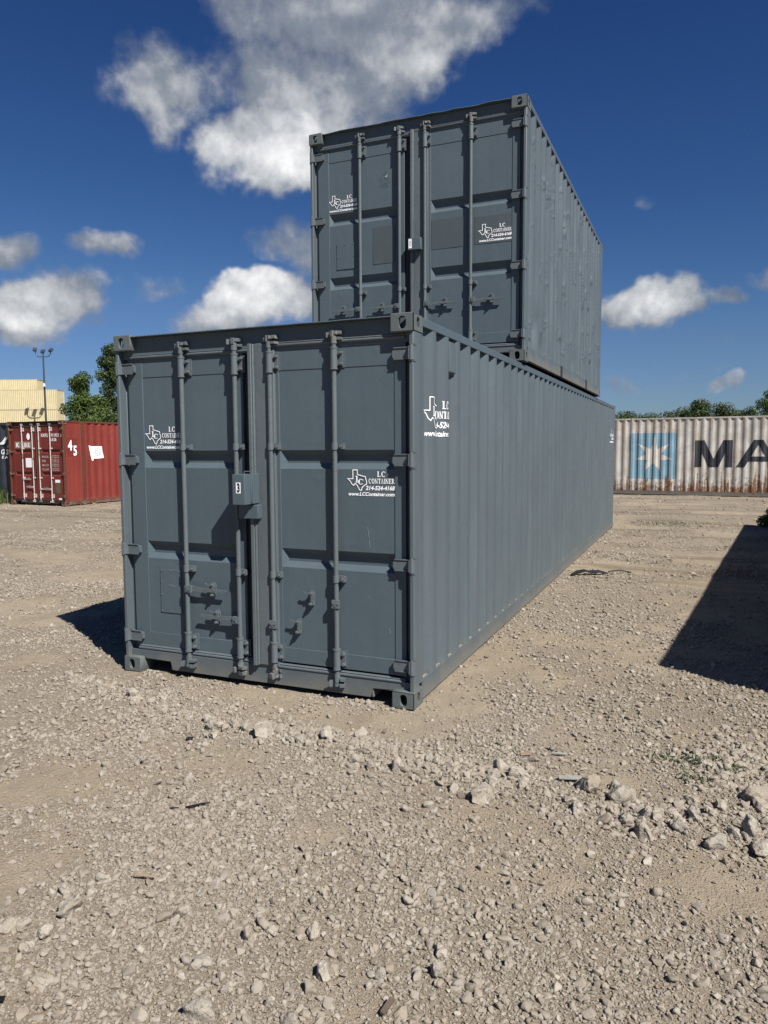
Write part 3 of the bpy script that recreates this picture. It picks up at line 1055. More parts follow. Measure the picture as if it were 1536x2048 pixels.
def handle_mesh(mat, length=.35):   # lever along +x from the bar, its hub at the origin
    bm = bmesh.new()
    bbox(bm, -.006, .050, -.020, .004, -.026, .026)
    bbox(bm, .012, .022, -.026, .006, -.018, .020)
    cyl(bm, (.030, -.025, -.002), (.030, .002, -.002), .009, n=8)
    prism(bm, [(.045, -.019), (.13, -.018), (.17, -.012), (.21, -.016), (.24, -.015), (length - .01, -.014), (length, -.006), (length, .006), (.24, .010), (.17, .014), (.12, .011), (.045, .021)],
          'y', -.004, .006)
    return mesh_of('door_handle', bm, mat)


def catch_mesh(mat):        # handle retainer: back plate, pivoting hook and keeper below
    bm = bmesh.new()
    prism(bm, [(-.020, -.040), (.022, -.040), (.026, .030), (.016, .050), (-.004, .054), (-.018, .040)], 'y', .026, .034)
    bbox(bm, -.004, .020, .0, .030, .018, .040)
    prism(bm, [(-.056, .036), (-.050, .046), (-.036, .040), (-.006, .042), (.004, .052), (.020, .050), (.028, .034), (.028, -.040), (.018, -.050), (-.008, -.048), (-.008, -.032), (.008, -.030), (.010, .012), (-.010, .022), (-.046, .026)], 'y', -.004, .003)
    bbox(bm, -.006, .024, -.002, .030, -.048, -.030)
    cyl(bm, (.010, -.014, .036), (.010, .004, .036), .007, .0105, n=10); cyl(bm, (.008, -.015, -.040), (.008, .004, -.040), .008, .0115, n=10)
    return mesh_of('handle_catch', bm, mat)


def container(name, label, group, loc, rz, L, H, mats, doors=None, nz=10, full=True, cat='container', dents=(), wallseed=0, post40=False, sides=(1, 1), wob=.0012):
    """M: paint, wall, fitting, hardware, rod, rail, frame"""
    M = mats
    root = tag(empty(name, loc, rz), label, cat, group)
    for sx in (-1, 1):
        for sy in (-1, 1):
            for sz_ in (-1, 1):
                link('corner_fitting', fitting_mesh(sx, sy, sz_, M['fitting']), root, (0 if sx < 0 else CW, 0 if sy < 0 else L, 0 if sz_ < 0 else H - .118))
    for sx in (-1, 1):      # corner posts
        X_ = (lambda a: a) if sx < 0 else (lambda a: CW - a)
        bm = bmesh.new()
        prism(bm, [(X_(.004), .022), (X_(.010), .014), (X_(.034), .014), (X_(.038), .020), (X_(.038), .088), (X_(.128), .088), (X_(.128), .112), (X_(.004), .112)], 'z', .116, H - .116)
        if full:
            bbox(bm, min(X_(.082), X_(.094)), max(X_(.082), X_(.094)), .072, .090, .17, H - .17)
        add('corner_post', bm, M['post'], root, .003)
        bm = bmesh.new()
        prism(bm, [(X_(.004), L - .112), (X_(.004), L - .006), (X_(.112), L - .006), (X_(.112), L - .050), (X_(.05), L - .112)], 'z', .116, H - .116)
        add('corner_post', bm, M['post'], root, .004)
        bm = bmesh.new()    # top rail
        a, b = sorted((X_(.003), X_(.063)))
        bbox(bm, a, b, .176, L - .176, H - .066, H - .008)
        add('top_rail', bm, M['rail_top'], root, .004)
        bm = bmesh.new()    # bottom rail: channel with its lower flange
        prism(bm, [(X_(.006), .160), (X_(.006), .022), (X_(.050), .022), (X_(.050), .030), (X_(.016), .036), (X_(.016), .160)], 'y', .176, L - .176)
        add('bottom_rail', bm, M['rail'], root, .002)
        if not sides[0 if sx < 0 else 1]: continue
        y0, y1 = .110, L - .110
        pts = corr_profile(y0, y1)
        if post40:          # 45-foot box: flat, then a post at the 40-foot corner
            pts = [(y0, .012), (.66, .012), (.68, .0), (.84, .0), (.86, .012)] + [(y, d + .004) for y, d in corr_profile(.88, y1)]
        mk = (lambda y, d, z: (.005 + d, y, z)) if sx < 0 else (lambda y, d, z: (CW - .005 - d, y, z))
        me = corr_mesh('side_wall', pts, .150, H - .055, mk, M['wall'], nz, wob, dents if sx > 0 else (), wallseed + sx)
        link('side_wall', me, root)
        root['_pts'] = 0
        if post40 and sx > 0:
            bm = bmesh.new(); bbox(bm, CW - .03, CW - .001, .69, .83, .13, H - .10); add('corner_post', bm, M['fitting'], root, .004)
            bm = bmesh.new(); bbox(bm, CW - .10, CW + .002, .68, .84, .004, .12); add('corner_fitting', bm, M['fitting'], root, .006)
            bm = bmesh.new(); bbox(bm, CW - .10, CW + .002, .68, .84, H - .11, H - .003); add('corner_fitting', bm, M['fitting'], root, .006)
    # end wall
    pe = corr_profile(.1, CW - .1, .045, .11, .06, .11)
    link('end_wall', corr_mesh('end_wall', pe, .12, H - .09, lambda y, d, z: (y, L - .02 - d, z), M['wall'], 4, .001), root)
    for (z0, z1) in ((.02, .13), (H - .10, H - .01)):
        bm = bmesh.new(); bbox(bm, .15, CW - .15, L - .09, L - .004, z0, z1); add('end_rail', bm, M['rail'], root, .003)
    # roof: shallow cross ribs
    pr = corr_profile(.14, L - .1, .018, .09, .03, .09)
    link('roof', corr_mesh('roof', pr, .05, CW - .05, lambda y, d, x: (x, y, H - .012 - d), M['wall'], 3, .002), root)
    bm = bmesh.new(); bbox(bm, .03, CW - .03, .16, L - .1, .13, .155); add('floor', bm, 'wood_board', root)
    # door-end frame
    wavy = doors.get('lip', 0.0) if doors else 0.0
    bm = bmesh.new()
    N_ = 60; rr = random.Random(5 + int(wavy * 1000))
    top = []; ph = rr.uniform(0, 9)
    for i in range(N_ + 1):
        x = .155 + (CW - .31) * i / N_
        k = 1 if .3 < i / N_ * 1.0 < .97 or wavy > .004 else .3
        top.append((x, (fbm(np.array(x * 7 + ph), np.array(1.5), 3) - .5) * wavy * 2 * k))
    for i in range(N_):
        (xa, za), (xb, zb) = top[i], top[i + 1]
        vs_ = [bm.verts.new(p) for p in ((xa, .010 - za * .4, H - .013 + za * .7), (xb, .004 - zb * .4, H - .013 + zb * .7), (xb, .13, H - .010), (xa, .13, H - .010),
                                         (xa, .004 - za * .4, H - .019 + za * .7), (xb, .004 - zb * .4, H - .019 + zb * .7), (xb, .13, H - .024), (xa, .13, H - .024))]
        for f in ((0, 1, 2, 3), (4, 7, 6, 5), (0, 4, 5, 1), (3, 2, 6, 7)): bm.faces.new([vs_[j] for j in f])
    bmesh.ops.remove_doubles(bm, verts=bm.verts[:], dist=1e-5)
    add('roof_lip', bm, M['rail_top'], root)
    bm = bmesh.new(); bbox(bm, .038, CW - .038, .058, .118, H - .178, H - .021); add('door_header', bm, M['frame'], root, .003)
    bm = bmesh.new()
    prism(bm, [(.040, .105), (.040, .168), (CW - .040, .168), (CW - .040, .105), (2.275 if False else CW - .168, .105), (2.118, .098), (2.100, .034), (.430, .034), (.412, .098), (.168, .105)], 'y', .050, .060)
    bbox(bm, .168, .412, .052, .14, .098, .108); bbox(bm, 2.118, CW - .168, .052, .14, .098, .108)
    bbox(bm, .41, .422, .058, .20, .034, .10); bbox(bm, 2.108, 2.12, .058, .20, .034, .10)
    bbox(bm, .044, CW - .044, .062, .20, .150, .166)
    add('door_sill', bm, M['frame'], root, .003)
    if not doors: 
        bm = bmesh.new(); bbox(bm, .1, CW - .1, .075, .09, .16, H - .17); add('door', bm, M['paint'], root, .003)
        return root

    # ---- doors
    d = {}
    for side, (x0, x1, p0, p1, yo) in (('left', (.078, 1.188, .212, 1.030, .006)), ('right', (1.196, CW - .078, 1.412, 2.282, .0))):
        YP = .066 + yo; YF = .061 + yo
        bm = bmesh.new()
        zt, zb = H - .317, .312
        bands = [(1.722, 1.592), (1.030, .896)]
        dz = H - 2.591
        rows = [(zt, bands[0][0] + dz)]
        rows.append((bands[0][1] + dz, bands[1][0] + dz)); rows.append((bands[1][1] + dz, zb))
        nxs = 16
        for (a, b) in rows:             # flat fields, faintly oil-canned
            n1, n2 = 18, 12
            g = [[bm.verts.new((p0 + (p1 - p0) * i / n1, YP + (0 if i in (0, n1) or j in (0, n2) else (float(fbm(np.array(i * .37 + a * 9 + p0 * 5 + loc[2]), np.array(j * .41 + a), 2)) - .5) * doors.get('oil', .0022)), b + (a - b) * j / n2)) for j in range(n2 + 1)] for i in range(n1 + 1)]
            for i in range(n1):
                for j in range(n2): bm.faces.new((g[i][j], g[i + 1][j], g[i + 1][j + 1], g[i][j + 1]))
        for (a, b) in bands:
            a += dz; b += dz
            O = [(p0, a), (p1, a), (p1, b), (p0, b)]; I = [(p0 + .036, a - .040), (p1 - .036, a - .040), (p1 - .036, b + .040), (p0 + .036, b + .040)]
            ov = [bm.verts.new((x, YP, z)) for x, z in O]; iv = [bm.verts.new((x, YP + .036, z)) for x, z in I]
            for i in range(4):
                j = (i + 1) % 4; bm.faces.new((ov[i], ov[j], iv[j], iv[i]))
            bm.faces.new(iv)
        bmesh.ops.remove_doubles(bm, verts=bm.verts[:], dist=1e-5)
        bmesh.ops.recalc_face_normals(bm, faces=bm.faces[:])
        # make the sheet face outwards
        if sum(f.normal.y * f.calc_area() for f in bm.faces) > 0: bmesh.ops.reverse_faces(bm, faces=bm.faces[:])
        door = link('door', mesh_of('door', bm, M['paint'], 20, recalc=False), root)
        d[side] = door
        bm = bmesh.new()
        xr_ = 1.112 if side == 'left' else x1
        bbox(bm, x0, p0 + .001, YF, .112, .205, H - .175); bbox(bm, p1 - .001, xr_, YF, .112, .205, H - .175)
        bbox(bm, p0 + .001, p1 - .001, YF + .0015, .112, zt - .001, H - .176); bbox(bm, p0 + .001, p1 - .001, YF + .0015, .112, .206, zb + .001)
        add('door_frame', bm, M['paint'], door, .0025)
        if side == 'left':
            bm = bmesh.new(); prism(bm, [(1.113, .086), (1.135, .078), (1.160, .084), (1.190, .080), (1.190, .110), (1.113, .110)], 'z', .20, H - .172); add('seam_shade_seal', bm, 'rubber' if M['paint'] != 'red_paint' else M['paint'], door)  # black rubber seal, added so its colour deepens the shadow beside the centre strip
        # rubber-and-steel strips round the door
        zo = 0.0 if side == 'left' else .022
        zt_, zb_ = H - .163 + zo, .196 - zo * .6
        for zc, sg in ((zt_, -1), (zb_ - .010, 1)):
            bm = bmesh.new()
            prism(bm, [(YF + .004, zc - .019), (YF - .010, zc - .016), (YF - .018, zc - .006), (YF - .018, zc + .002), (YF - .008, zc + .006), (YF - .008, zc + .010), (YF - .012, zc + .013), (YF - .006, zc + .020), (YF + .004, zc + .022)], 'x', x0 + .030, x1 - .002)
            add('door_gasket', bm, M['hardware'], door, .0015)  # on grey boxes, lighter hardware paint stands in for sun on the strip
        if side == 'right':
            pj = doors.get('strip', .056)
            bm = bmesh.new()
            bbox(bm, x0 - .004, x0 + .024, YF - pj, YF + .01, zb_ - .014, zt_ + .014)
            bbox(bm, x0 + .024, x0 + .036, YF - pj * .8, YF + .01, zb_ - .012, zt_ + .012)
            bbox(bm, x0 + .036, x0 + .190, YF - pj * .45, YF + .01, zb_ - .010, zt_ + .010)
            add('centre_strip', bm, M['hardware'], door, .004)
        hl = doors['hinge']
        for z in (H - .251, 1.655 + dz, .963 + dz, .282):
            if side == 'left': link('hinge', hl[0], door, (.022, .012, z))
            else: link('hinge', hl[1], door, (CW - .022, .012, z))
    # ---- locking bars
    sl, cl_, cams = doors['sleeve'], doors['clamp'], doors['cams']
    for k, x in enumerate((.605, 1.068, 1.357, 1.857)):
        dd = d['left'] if k < 2 else d['right']
        y = .030
        bm = bmesh.new(); cyl(bm, (x, y, .110), (x, y, H - .105), .0172, n=18)
        add('locking_bar', bm, M['rod'], dd)
        for z in (H - .259, .280): link('bar_bracket', sl, dd, (x, y, z))
        for z in doors.get('clampz', (1.747, .840)): link('bar_clamp', cl_, dd, (x, y, z + dz))
        link('locking_cam', cams[k % len(cams)], dd, (x, y, H - .108), (0, 0, (.0, .5, -.2, .15)[k]))
        link('locking_cam', cams[(k + 1) % len(cams)], dd, (x, y, .118), (PI, 0, (.2, -.3, 1.2, .4)[k]))
    hm, cm = doors['handle'], doors['catch']
    for (x, z, dirn, state) in doors['handles']:
        dd = d['left'] if x < 1.2 else d['right']
        y = .030
        if state == 'shut':
            link('door_handle', hm, dd, (x, y - .004, z), (0, 0 if dirn > 0 else PI, 0) if dirn > 0 else (PI, 0, PI))
            link('handle_catch', cm, dd, (x + dirn * .215, y, z + .004), None)
        else:
            o = link('door_handle', hm, dd, (x, y - .004, z), (0, PI / 2, .1 if state == 'hang' else -.5))
    for (x, z) in doors.get('catches', ()):
        link('handle_catch', cm, d['left'] if x < 1.2 else d['right'], (x, .030, z))
    root['_d'] = 0
    del root['_d']
    if '_pts' in root: del root['_pts']
    return root, d


def clean(root):
    for k in ('_pts', '_d'):
        if k in root: del root[k]


GM = dict(paint='grey_paint', wall='grey_wall', fitting='grey_fitting', hardware='grey_hardware', rod='grey_hardware', rail='grey_paint', rail_top='grey_paint', frame='grey_paint', post='grey_wall')
hingeG = hinge_meshes('grey_hardware'); sleeveG = sleeve_mesh('grey_hardware'); clampG = clamp_mesh('grey_hardware')
camsG = [cam_mesh('grey_hardware', 1), cam_mesh('grey_hardware', 2), cam_mesh('rusty_cam', 3), cam_mesh('rusty_cam', 4)]
handleG = handle_mesh('grey_hardware'); catchG = catch_mesh('grey_hardware')


def doorset(**kw):
    dct = dict(hinge=hingeG, sleeve=sleeveG, clamp=clampG, cams=camsG, handle=handleG, catch=catchG)
    dct.update(kw)
    return dct


# -------- the lower grey container
low, dl = container('shipping_container', 'long slate-grey shipping container standing on the gravel, shut doors facing us', 'grey containers in the stack', (0, 0, 0), 0, 12.192, 2.591, GM,
                    doorset(lip=.0035, handles=[(.605, .690, 1, 'shut'), (1.068, .487, -1, 'shut'), (1.357, .505, 1, 'hang'), (1.857, .690, 1, 'hang')], catches=[(1.650, .690), (1.540, .480)]), nz=12)
clean(low)
side_pts = corr_profile(.110, 12.192 - .110)
side_cuts = [p[0] for p in side_pts]


def flat_map(x0, z0, w, y):
    return lambda u, v: (x0 + u * w, y, z0 + v * w)


def logo(parent, x0, z0, w, y, lab=None):
    return decal('company_lettering', logo_bm(), 'letter_white', flat_map(x0, z0, w, y), parent, label=lab)


logo(dl['left'], .226, 1.738, .345, .0696)
logo(dl['right'], 1.936, 1.415, .345, .0634)


def side_logo(parent, y0, z0, w):
    cuts = [(c - y0) / w for c in side_cuts if y0 < c < y0 + w]
    return decal('company_lettering', logo_bm(.012, .022), 'letter_white', lambda u, v: (CW - .005 - inset_at(side_pts, y0 + u * w) + .0018, y0 + u * w, z0 + v * w), parent, cuts, out=(1, 0, 0))


side_logo(low, .300, 1.815, .53)
side_logo(low, 11.45, 1.815, .53)

# vent on the side
bm = bmesh.new(); prism(bm, [(CW - .045, 2.50), (CW - .003, 2.50), (CW - .003, 2.285), (CW - .045, 2.262)], 'y', .742, .905)
add('side_vent', bm, 'grey_wall', low, .003)
# riveted patch plate low on the left door
bm = bmesh.new(); bbox(bm, .325, .522, .0668, .073, .478, .815)
vp = add('patch_plate', bm, 'grey_paint', dl['left'], .0012)
bm = bmesh.new()
cyl(bm, (0, .0668, 0), (0, .0625, 0), .0062, .004, n=8)
rv_ = mesh_of('rivet', bm, 'grey_hardware')
for (x, z) in ((.335, .806), (.428, .804), (.512, .802), (.335, .715), (.512, .710), (.335, .62), (.512, .61), (.335, .49), (.425, .489), (.512, .488)):
    link('rivet', rv_, vp, (x, 0, z))
# steel lock box welded over the door joint
lb = empty('lock_box', (1.185, .06, 1.34))
lb.parent = dl['right']
bm = bmesh.new()
X0, X1, Y0, Y1, Z0, Z1 = 1.138, 1.236, -.130, .055, 1.345, 1.556
t = .006
bbox(bm, X0, X1, Y0, Y0 + t, Z0, Z1)
bbox(bm, X0, X0 + t, Y0 + t, Y1 - .06, Z0, Z1); bbox(bm, X1 - t, X1, Y0 + t, Y1, Z0, Z1)
bbox(bm, X0 + t, X1 - t, Y0 + t, Y1 - .03, Z1 - t, Z1 - .0005)
bpy.data.objects.remove(lb)
lbx = add('lock_box', bm, 'grey_paint', dl['right'], .002)
bm = bmesh.new()
bbox(bm, X1 + .0005, X1 + .012, -.040, .060, Z0 + .002, Z1 + .002)
bbox(bm, X1 + .0005, X1 + .006, -.052, -.040, Z0 + .01, Z1 - .01)
add('weld_plate', bm, 'grey_paint', lbx, .003)
bm = bmesh.new()
prism(bm, [(1.110, 1.338), (1.270, 1.338), (1.270, 1.238), (1.110, 1.238)], 'y', -.018, .048)
add('lock_tube', bm, 'grey_paint', lbx, .004)
bm = bmesh.new()
for (a, b) in (((1.165, -.02, 1.556), (1.165, -.02, 1.573)), ((1.165, -.02, 1.573), (1.225, -.02, 1.573)), ((1.225, -.02, 1.573), (1.225, -.02, 1.556))):
    cyl(bm, a, b, .004, n=8)
add('lock_hasp', bm, 'grey_hardware', lbx)
bm = bmesh.new(); bbox(bm, 1.168, 1.206, -.1312, -.1302, 1.425, 1.500)
stk = add('sticker', bm, 'sticker_white', lbx)
b3 = text_bm('3', 1, 0, .05)
decal('sticker_print', fit(b3, 1.176, 1.200, 1.430, 1.496), 'sticker_black', lambda u, v: (u, -.1316, v), lbx)

# pale scratches through the paint
for pts_ in ([(2.075, 1.205), (2.085, 1.185), (2.088, 1.150), (2.095, 1.120)], [(2.096, 1.115), (2.093, 1.090), (2.101, 1.062)], [(2.085, .735), (2.093, .715)], [(2.230, .520), (2.245, .500), (2.238, .485)], [(.405, .700), (.470, .688)]):
    bm = bmesh.new(); line2(bm, pts_, .0035)
    decal('scratch', bm, 'scratch_pale', lambda u, v: (u, .0642 if u > 1.2 else .0660, v), dl['right'] if pts_[0][0] > 1.2 else dl['left'])

# -------- the upper grey container
TOPZ = 2.603
GM2 = dict(GM, wall='grey_wall_dented')
dts = []
rd = random.Random(9)
for k in range(34):
    zz = rd.choice((rd.uniform(.2, .55), rd.uniform(.2, .5), rd.uniform(.3, 1.6)))
    dts.append((rd.uniform(.3, 5.7), zz, rd.uniform(.05, .13), rd.uniform(.006, .018)))
dts += [(3.4, 1.95, .10, .02), (3.7, 1.9, .08, .018), (3.5, 1.6, .1, .012)]
up, du = container('shipping_container', 'short slate-grey shipping container with dented side, stacked on top of the long one', 'grey containers in the stack', (.032, 3.100, TOPZ), -.002, 6.058, 2.591, GM2,
                   doorset(lip=.016, oil=.0045, strip=.032, clampz=(.832,), handles=[(.605, .655, -1, 'shut'), (1.068, .655, -1, 'shut'), (1.357, .655, 1, 'shut'), (1.857, .655, 1, 'shut')]), nz=40, dents=dts, wallseed=4, wob=.004)
clean(up)
logo(du['left'], .212, 1.745, .345, .0692)
logo(du['right'], 1.934, 1.235, .345, .0612)
for (dn, x0, x1, z0, z1, nm, yo) in (('right', 1.888, 2.278, 1.215, 1.490, 'repainted_patch', .0), ('right', 1.420, 1.770, 1.215, 1.515, 'repainted_patch', .0), ('left', .742, 1.005, 1.130, 1.520, 'repainted_patch', .006)):
    bm = bmesh.new(); bbox(bm, x0, x1, .0630 + yo, .0634 + yo, z0, z1); add(nm, bm, 'grey_fade', du[dn])
bm = bmesh.new(); bbox(bm, .302, .512, .0660, .072, 1.112, 1.390)
vp2 = add('patch_plate', bm, 'grey_paint', du['left'], .0012)
for (x, z) in ((.31, 1.38), (.41, 1.38), (.503, 1.38), (.31, 1.25), (.503, 1.25), (.31, 1.12), (.41, 1.12), (.503, 1.12)):
    link('rivet', rv_, vp2, (x, -.001, z))
bm = bmesh.new(); rg = random.Random(2)     # flaking rest of an old sticker
for k in range(150):
    a = rg.uniform(0, 2 * PI); r0 = .072 * rg.random() ** .5; cx, cz = .872 + r0 * math.cos(a), 2.000 + r0 * 1.15 * math.sin(a); s_ = rg.uniform(.002, .006)
    if rg.random() < .25: cx, cz = rg.gauss(.905, .015), rg.gauss(2.04, .02)
    poly2(bm, [(cx + s_ * math.cos(t_), cz + s_ * math.sin(t_)) for t_ in sorted(rg.uniform(0, 6.28) for _ in range(5))])
decal('sticker_residue', bm, 'grey_fade', lambda u, v: (u, .0690, v), du['left'])
bm = bmesh.new()
for k in range(9):
    cx, cz = rg.gauss(.912, .012), rg.gauss(2.045, .016); s_ = rg.uniform(.002, .006)
    poly2(bm, [(cx + s_ * math.cos(t_), cz + s_ * math.sin(t_)) for t_ in sorted(rg.uniform(0, 6.28) for _ in range(5))])
decal('sticker_residue', bm, 'sticker_white', lambda u, v: (u, .0682, v), du['left'])
bm = bmesh.new(); bbox(bm, 1.188, 1.330, -.030, .058, 1.212, 1.336)
lb2 = add('lock_box', bm, 'grey_paint', du['right'], .004)
bm = bmesh.new(); bbox(bm, 1.196, 1.232, -.0312, -.0302, 1.230, 1.325); add('sticker', bm, 'sticker_white', lb2)
decal('sticker_print', fit(text_bm('0', 1, 0, .0), 1.206, 1.222, 1.250, 1.306), 'sticker_black', lambda u, v: (u, -.0316, v), lb2)
# fork pockets as solid blocks on the rail, their inner shade painted near-black
for y in (2.1, 4.3):
    bm = bmesh.new(); bbox(bm, CW - .05, CW - .0055, y, y + .16, .020, .158); add('fork_pocket', bm, 'pocket_shade_black', up, 0)

# -------- the red container, far left
RM = dict(paint='red_paint', wall='red_wall', fitting='red_fitting', hardware='red_fitting', rod='white_rod', rail='red_fitting', rail_top='red_fitting', frame='red_frame', post='red_fitting')
redset = doorset(hinge=hinge_meshes('red_fitting'), sleeve=sleeve_mesh('white_rod'), clamp=clamp_mesh('white_rod'), cams=[cam_mesh('white_rod', 8), cam_mesh('rusty_cam', 9)],
                 handle=handle_mesh('white_rod'), catch=catch_mesh('rusty_cam'), lip=.003, strip=.02,
                 handles=[(.605, .80, 1, 'shut'), (1.068, .55, -1, 'shut'), (1.357, .50, 1, 'shut'), (1.857, .50, -1, 'shut')])
ra = -.056
rc_ = Vector((-13.58, 12.51, .02)) - Vector((math.cos(ra), math.sin(ra), 0)) * CW
red, dr = container('shipping_container', 'brick-red shipping container with white locking bars and rust at its corners', None, rc_, ra, 13.716, 2.591, RM, redset, nz=6, post40=True)
clean(red)


def word(s, parent, x0, x1, z0, z1, y, mat='letter_white', bold=.012, nm='lettering', shear=0):
    return decal(nm, fit(text_bm(s, 1, shear, bold), x0, x1, z0, z1), mat, lambda u, v: (u, y, v), parent)


def patch(parent, x0, x1, z0, z1, y, mat, nm):
    bm = bmesh.new(); bbox(bm, x0, x1, y, y + .002, z0, z1)
    return add(nm, bm, mat, parent)


L_, R_ = dr['left'], dr['right']
patch(L_, .23, 1.00, 1.755, 1.965, .0655, 'label_brown', 'name_panel')
decal('lettering', fit(text_bm('K', 1, 0, .03), .30, .44, 1.79, 1.93), 'letter_white', lambda u, v: (u, .0635, v), L_)
decal('lettering', fit(serif_text('LINE'), .56, .93, 1.79, 1.92), 'letter_white', lambda u, v: (u, .0635, v), L_)
bm = bmesh.new(); poly2(bm, [(.86 + .075 * math.cos(a * PI / 10), 2.12 + .105 * math.sin(a * PI / 10)) for a in range(20)])
decal('round_emblem', bm, 'letter_white', lambda u, v: (u, .0640, v), L_)
patch(L_, .70, 1.00, 1.16, 1.45, .064, 'sticker_white', 'notice')
word('KKFU', R_, 1.44, 1.75, 2.10, 2.20, .0615)
word('911921', R_, 1.88, 2.20, 2.10, 2.20, .0615)
word('5', R_, 2.29, 2.335, 2.10, 2.20, .0590)
word('L5GB', R_, 1.86, 2.10, 1.97, 2.06, .0615)
for k, s_ in enumerate(('MAX.GR.', 'TARE', 'MAX.CW.', 'CU.CAP.')):
    z = 1.46 - k * .13
    word(s_, R_, 1.44, 1.74 if k != 1 else 1.60, z, z + .065, .0615, 'letter_pink')
    for j, s2 in enumerate(('32,500 KG', '71,650 LB')):
        word(s2, R_, 1.88, 2.17, z + .010 - j * .055 + .03, z + .052 - j * .055 + .03, .0615, 'letter_pink', .02)
patch(R_, 1.98, 2.19, .70, .79, .0600, 'sticker_white', 'notice')
patch(R_, 1.98, 2.19, .36, .68, .0600, 'label_olive', 'data_plate')
patch(R_, 2.12, 2.26, .17, .23, .0500, 'sticker_white', 'torn_label')


def side_word(s, y0, y1, z0, z1, off, mat='letter_white'):
    return decal('lettering', fit(text_bm(s, 1, 0, .03), y0, y1, z0, z1), mat, lambda u, v: (CW - .005 - .012 + off, u, v), red, out=(1, 0, 0))


def side_patch(y0, y1, z0, z1, mat, nm, off):
    bm = bmesh.new(); bbox(bm, CW - .017 + off, CW - .016 + off, y0, y1, z0, z1)
    return add(nm, bm, mat, red)


side_patch(.19, .56, 1.50, 2.06, 'red_paint', 'number_panel', .001)
side_word('4', .20, .36, 1.68, 2.00, .005)
side_word('5', .40, .53, 1.52, 1.83, .005)
# white shipping-line flag with a worn emblem
flag = [(1.26, 1.80), (1.42, 1.76), (2.20, 1.76), (2.36, 1.30), (2.20, 1.29), (1.62, 1.27), (1.50, 1.28), (1.52, 1.20), (1.44, 1.20), (1.34, 1.55)]
rpts = [(y, d_ + .004) for y, d_ in corr_profile(.88, 13.716 - .11)]
rcuts = [p[0] for p in rpts if 1.0 < p[0] < 1.7]
flag = [(1.02 + (y - 1.26) * .60 / 1.10, 1.36 + (z - 1.20) * .80) for y, z in flag]
bm = bmesh.new(); poly2(bm, flag)
bmesh.ops.triangulate(bm, faces=bm.faces[:])
decal('flag_emblem', bm, 'letter_white', lambda u, v: (CW - .005 - inset_at(rpts, u) + .003, u, v), red, rcuts, out=(1, 0, 0))
bm = bmesh.new()
for k in range(8):
    a = k * PI / 4; c_, s_ = math.cos(a), math.sin(a)
    line2(bm, [(1.36 + .03 * c_, 1.62 + .03 * s_), (1.36 + .10 * c_, 1.62 + .12 * s_)], .018)
    line2(bm, [(1.36 + .10 * math.cos(a - .3), 1.62 + .12 * math.sin(a - .3)), (1.36 + .10 * math.cos(a + .2), 1.62 + .12 * math.sin(a + .2))], .014)
decal('flag_emblem', bm, 'red_wall', lambda u, v: (CW - .005 - inset_at(rpts, u) + .006, u, v), red, rcuts, out=(1, 0, 0))

# -------- dark container left of the red one
SMt = dict(paint='slate_paint', wall='slate_paint', fitting='slate_paint', hardware='slate_paint', rod='slate_paint', rail='slate_paint', rail_top='slate_paint', frame='slate_paint', post='slate_paint')
ax = Vector((math.cos(ra), math.sin(ra), 0)); ay = Vector((-math.sin(ra), math.cos(ra), 0))
# its corrugated end faces us: turned half round
p_ = rc_ - ax * .22 + ay * .25 - ax * 0
dark = container('shipping_container', 'dark slate container with white lettering, at the left edge beside the red one', None, p_ + ay * 12.192, ra + PI, 12.192, 2.591, SMt, None, nz=3)
clean(dark)
for s_, x0, x1, z0, z1 in (('G ST', .02, .54, 1.56, 1.73), ('E A L', .04, .50, 1.43, 1.52), ('E', .34, .42, 1.78, 1.86)):
    decal('lettering', fit(text_bm(s_, 1, .15, .03), .13 + x0, .13 + x1, z0, z1), 'letter_white', lambda u, v: (CW * 0 + .62 - u + .0, 12.192 - .010, v), dark)
bm = bmesh.new(); poly2(bm, [(.16, 1.90), (.34, 1.98), (.52, 2.14), (.50, 2.06), (.62, 2.14), (.58, 2.04), (.44, 1.94), (.56, 1.98), (.40, 1.88), (.26, 1.88)])
decal('bird_emblem', bm, 'letter_white', lambda u, v: (.74 - u, 12.192 - .010, v), dark)

# -------- white rusty container behind, right
WM = dict(paint='white_rusted', wall='white_rusted', fitting='rail_grey', hardware='rail_grey', rod='rail_grey', rail='rail_grey', rail_top='white_rusted', frame='white_rusted', post='white_rusted')
mA = Vector((1.067, 25.545, 0)); mD = Vector((6.34 - 1.067, 25.106 - 25.545, 0)).normalized()
mang = math.atan2(mD.y, mD.x)             # direction of the wall in the yard
S0 = -1.15                                # where the wall starts, left of what shows
ML = 12.192
nrm = Vector((mD.y, -mD.x, 0))            # towards us
org = mA + mD * S0 - nrm * CW             # local +y runs along the wall, +x towards us
white = container('shipping_container', 'tall white container streaked with rust, big blue star square and black letters', None, (org.x, org.y, -.10), mang - PI / 2, ML, 2.896, WM, None, nz=8, wob=.004)
clean(white)
wp = corr_profile(.110, ML - .110)
wc = [p[0] for p in wp]


def wmap(off):
    return lambda s, z: (CW - .005 - inset_at(wp, s - S0) + off, s - S0, z)


def wdecal(nm, bm, mat, off):
    return decal(nm, bm, mat, wmap(off), white, [c + S0 for c in wc], out=(1, 0, 0))


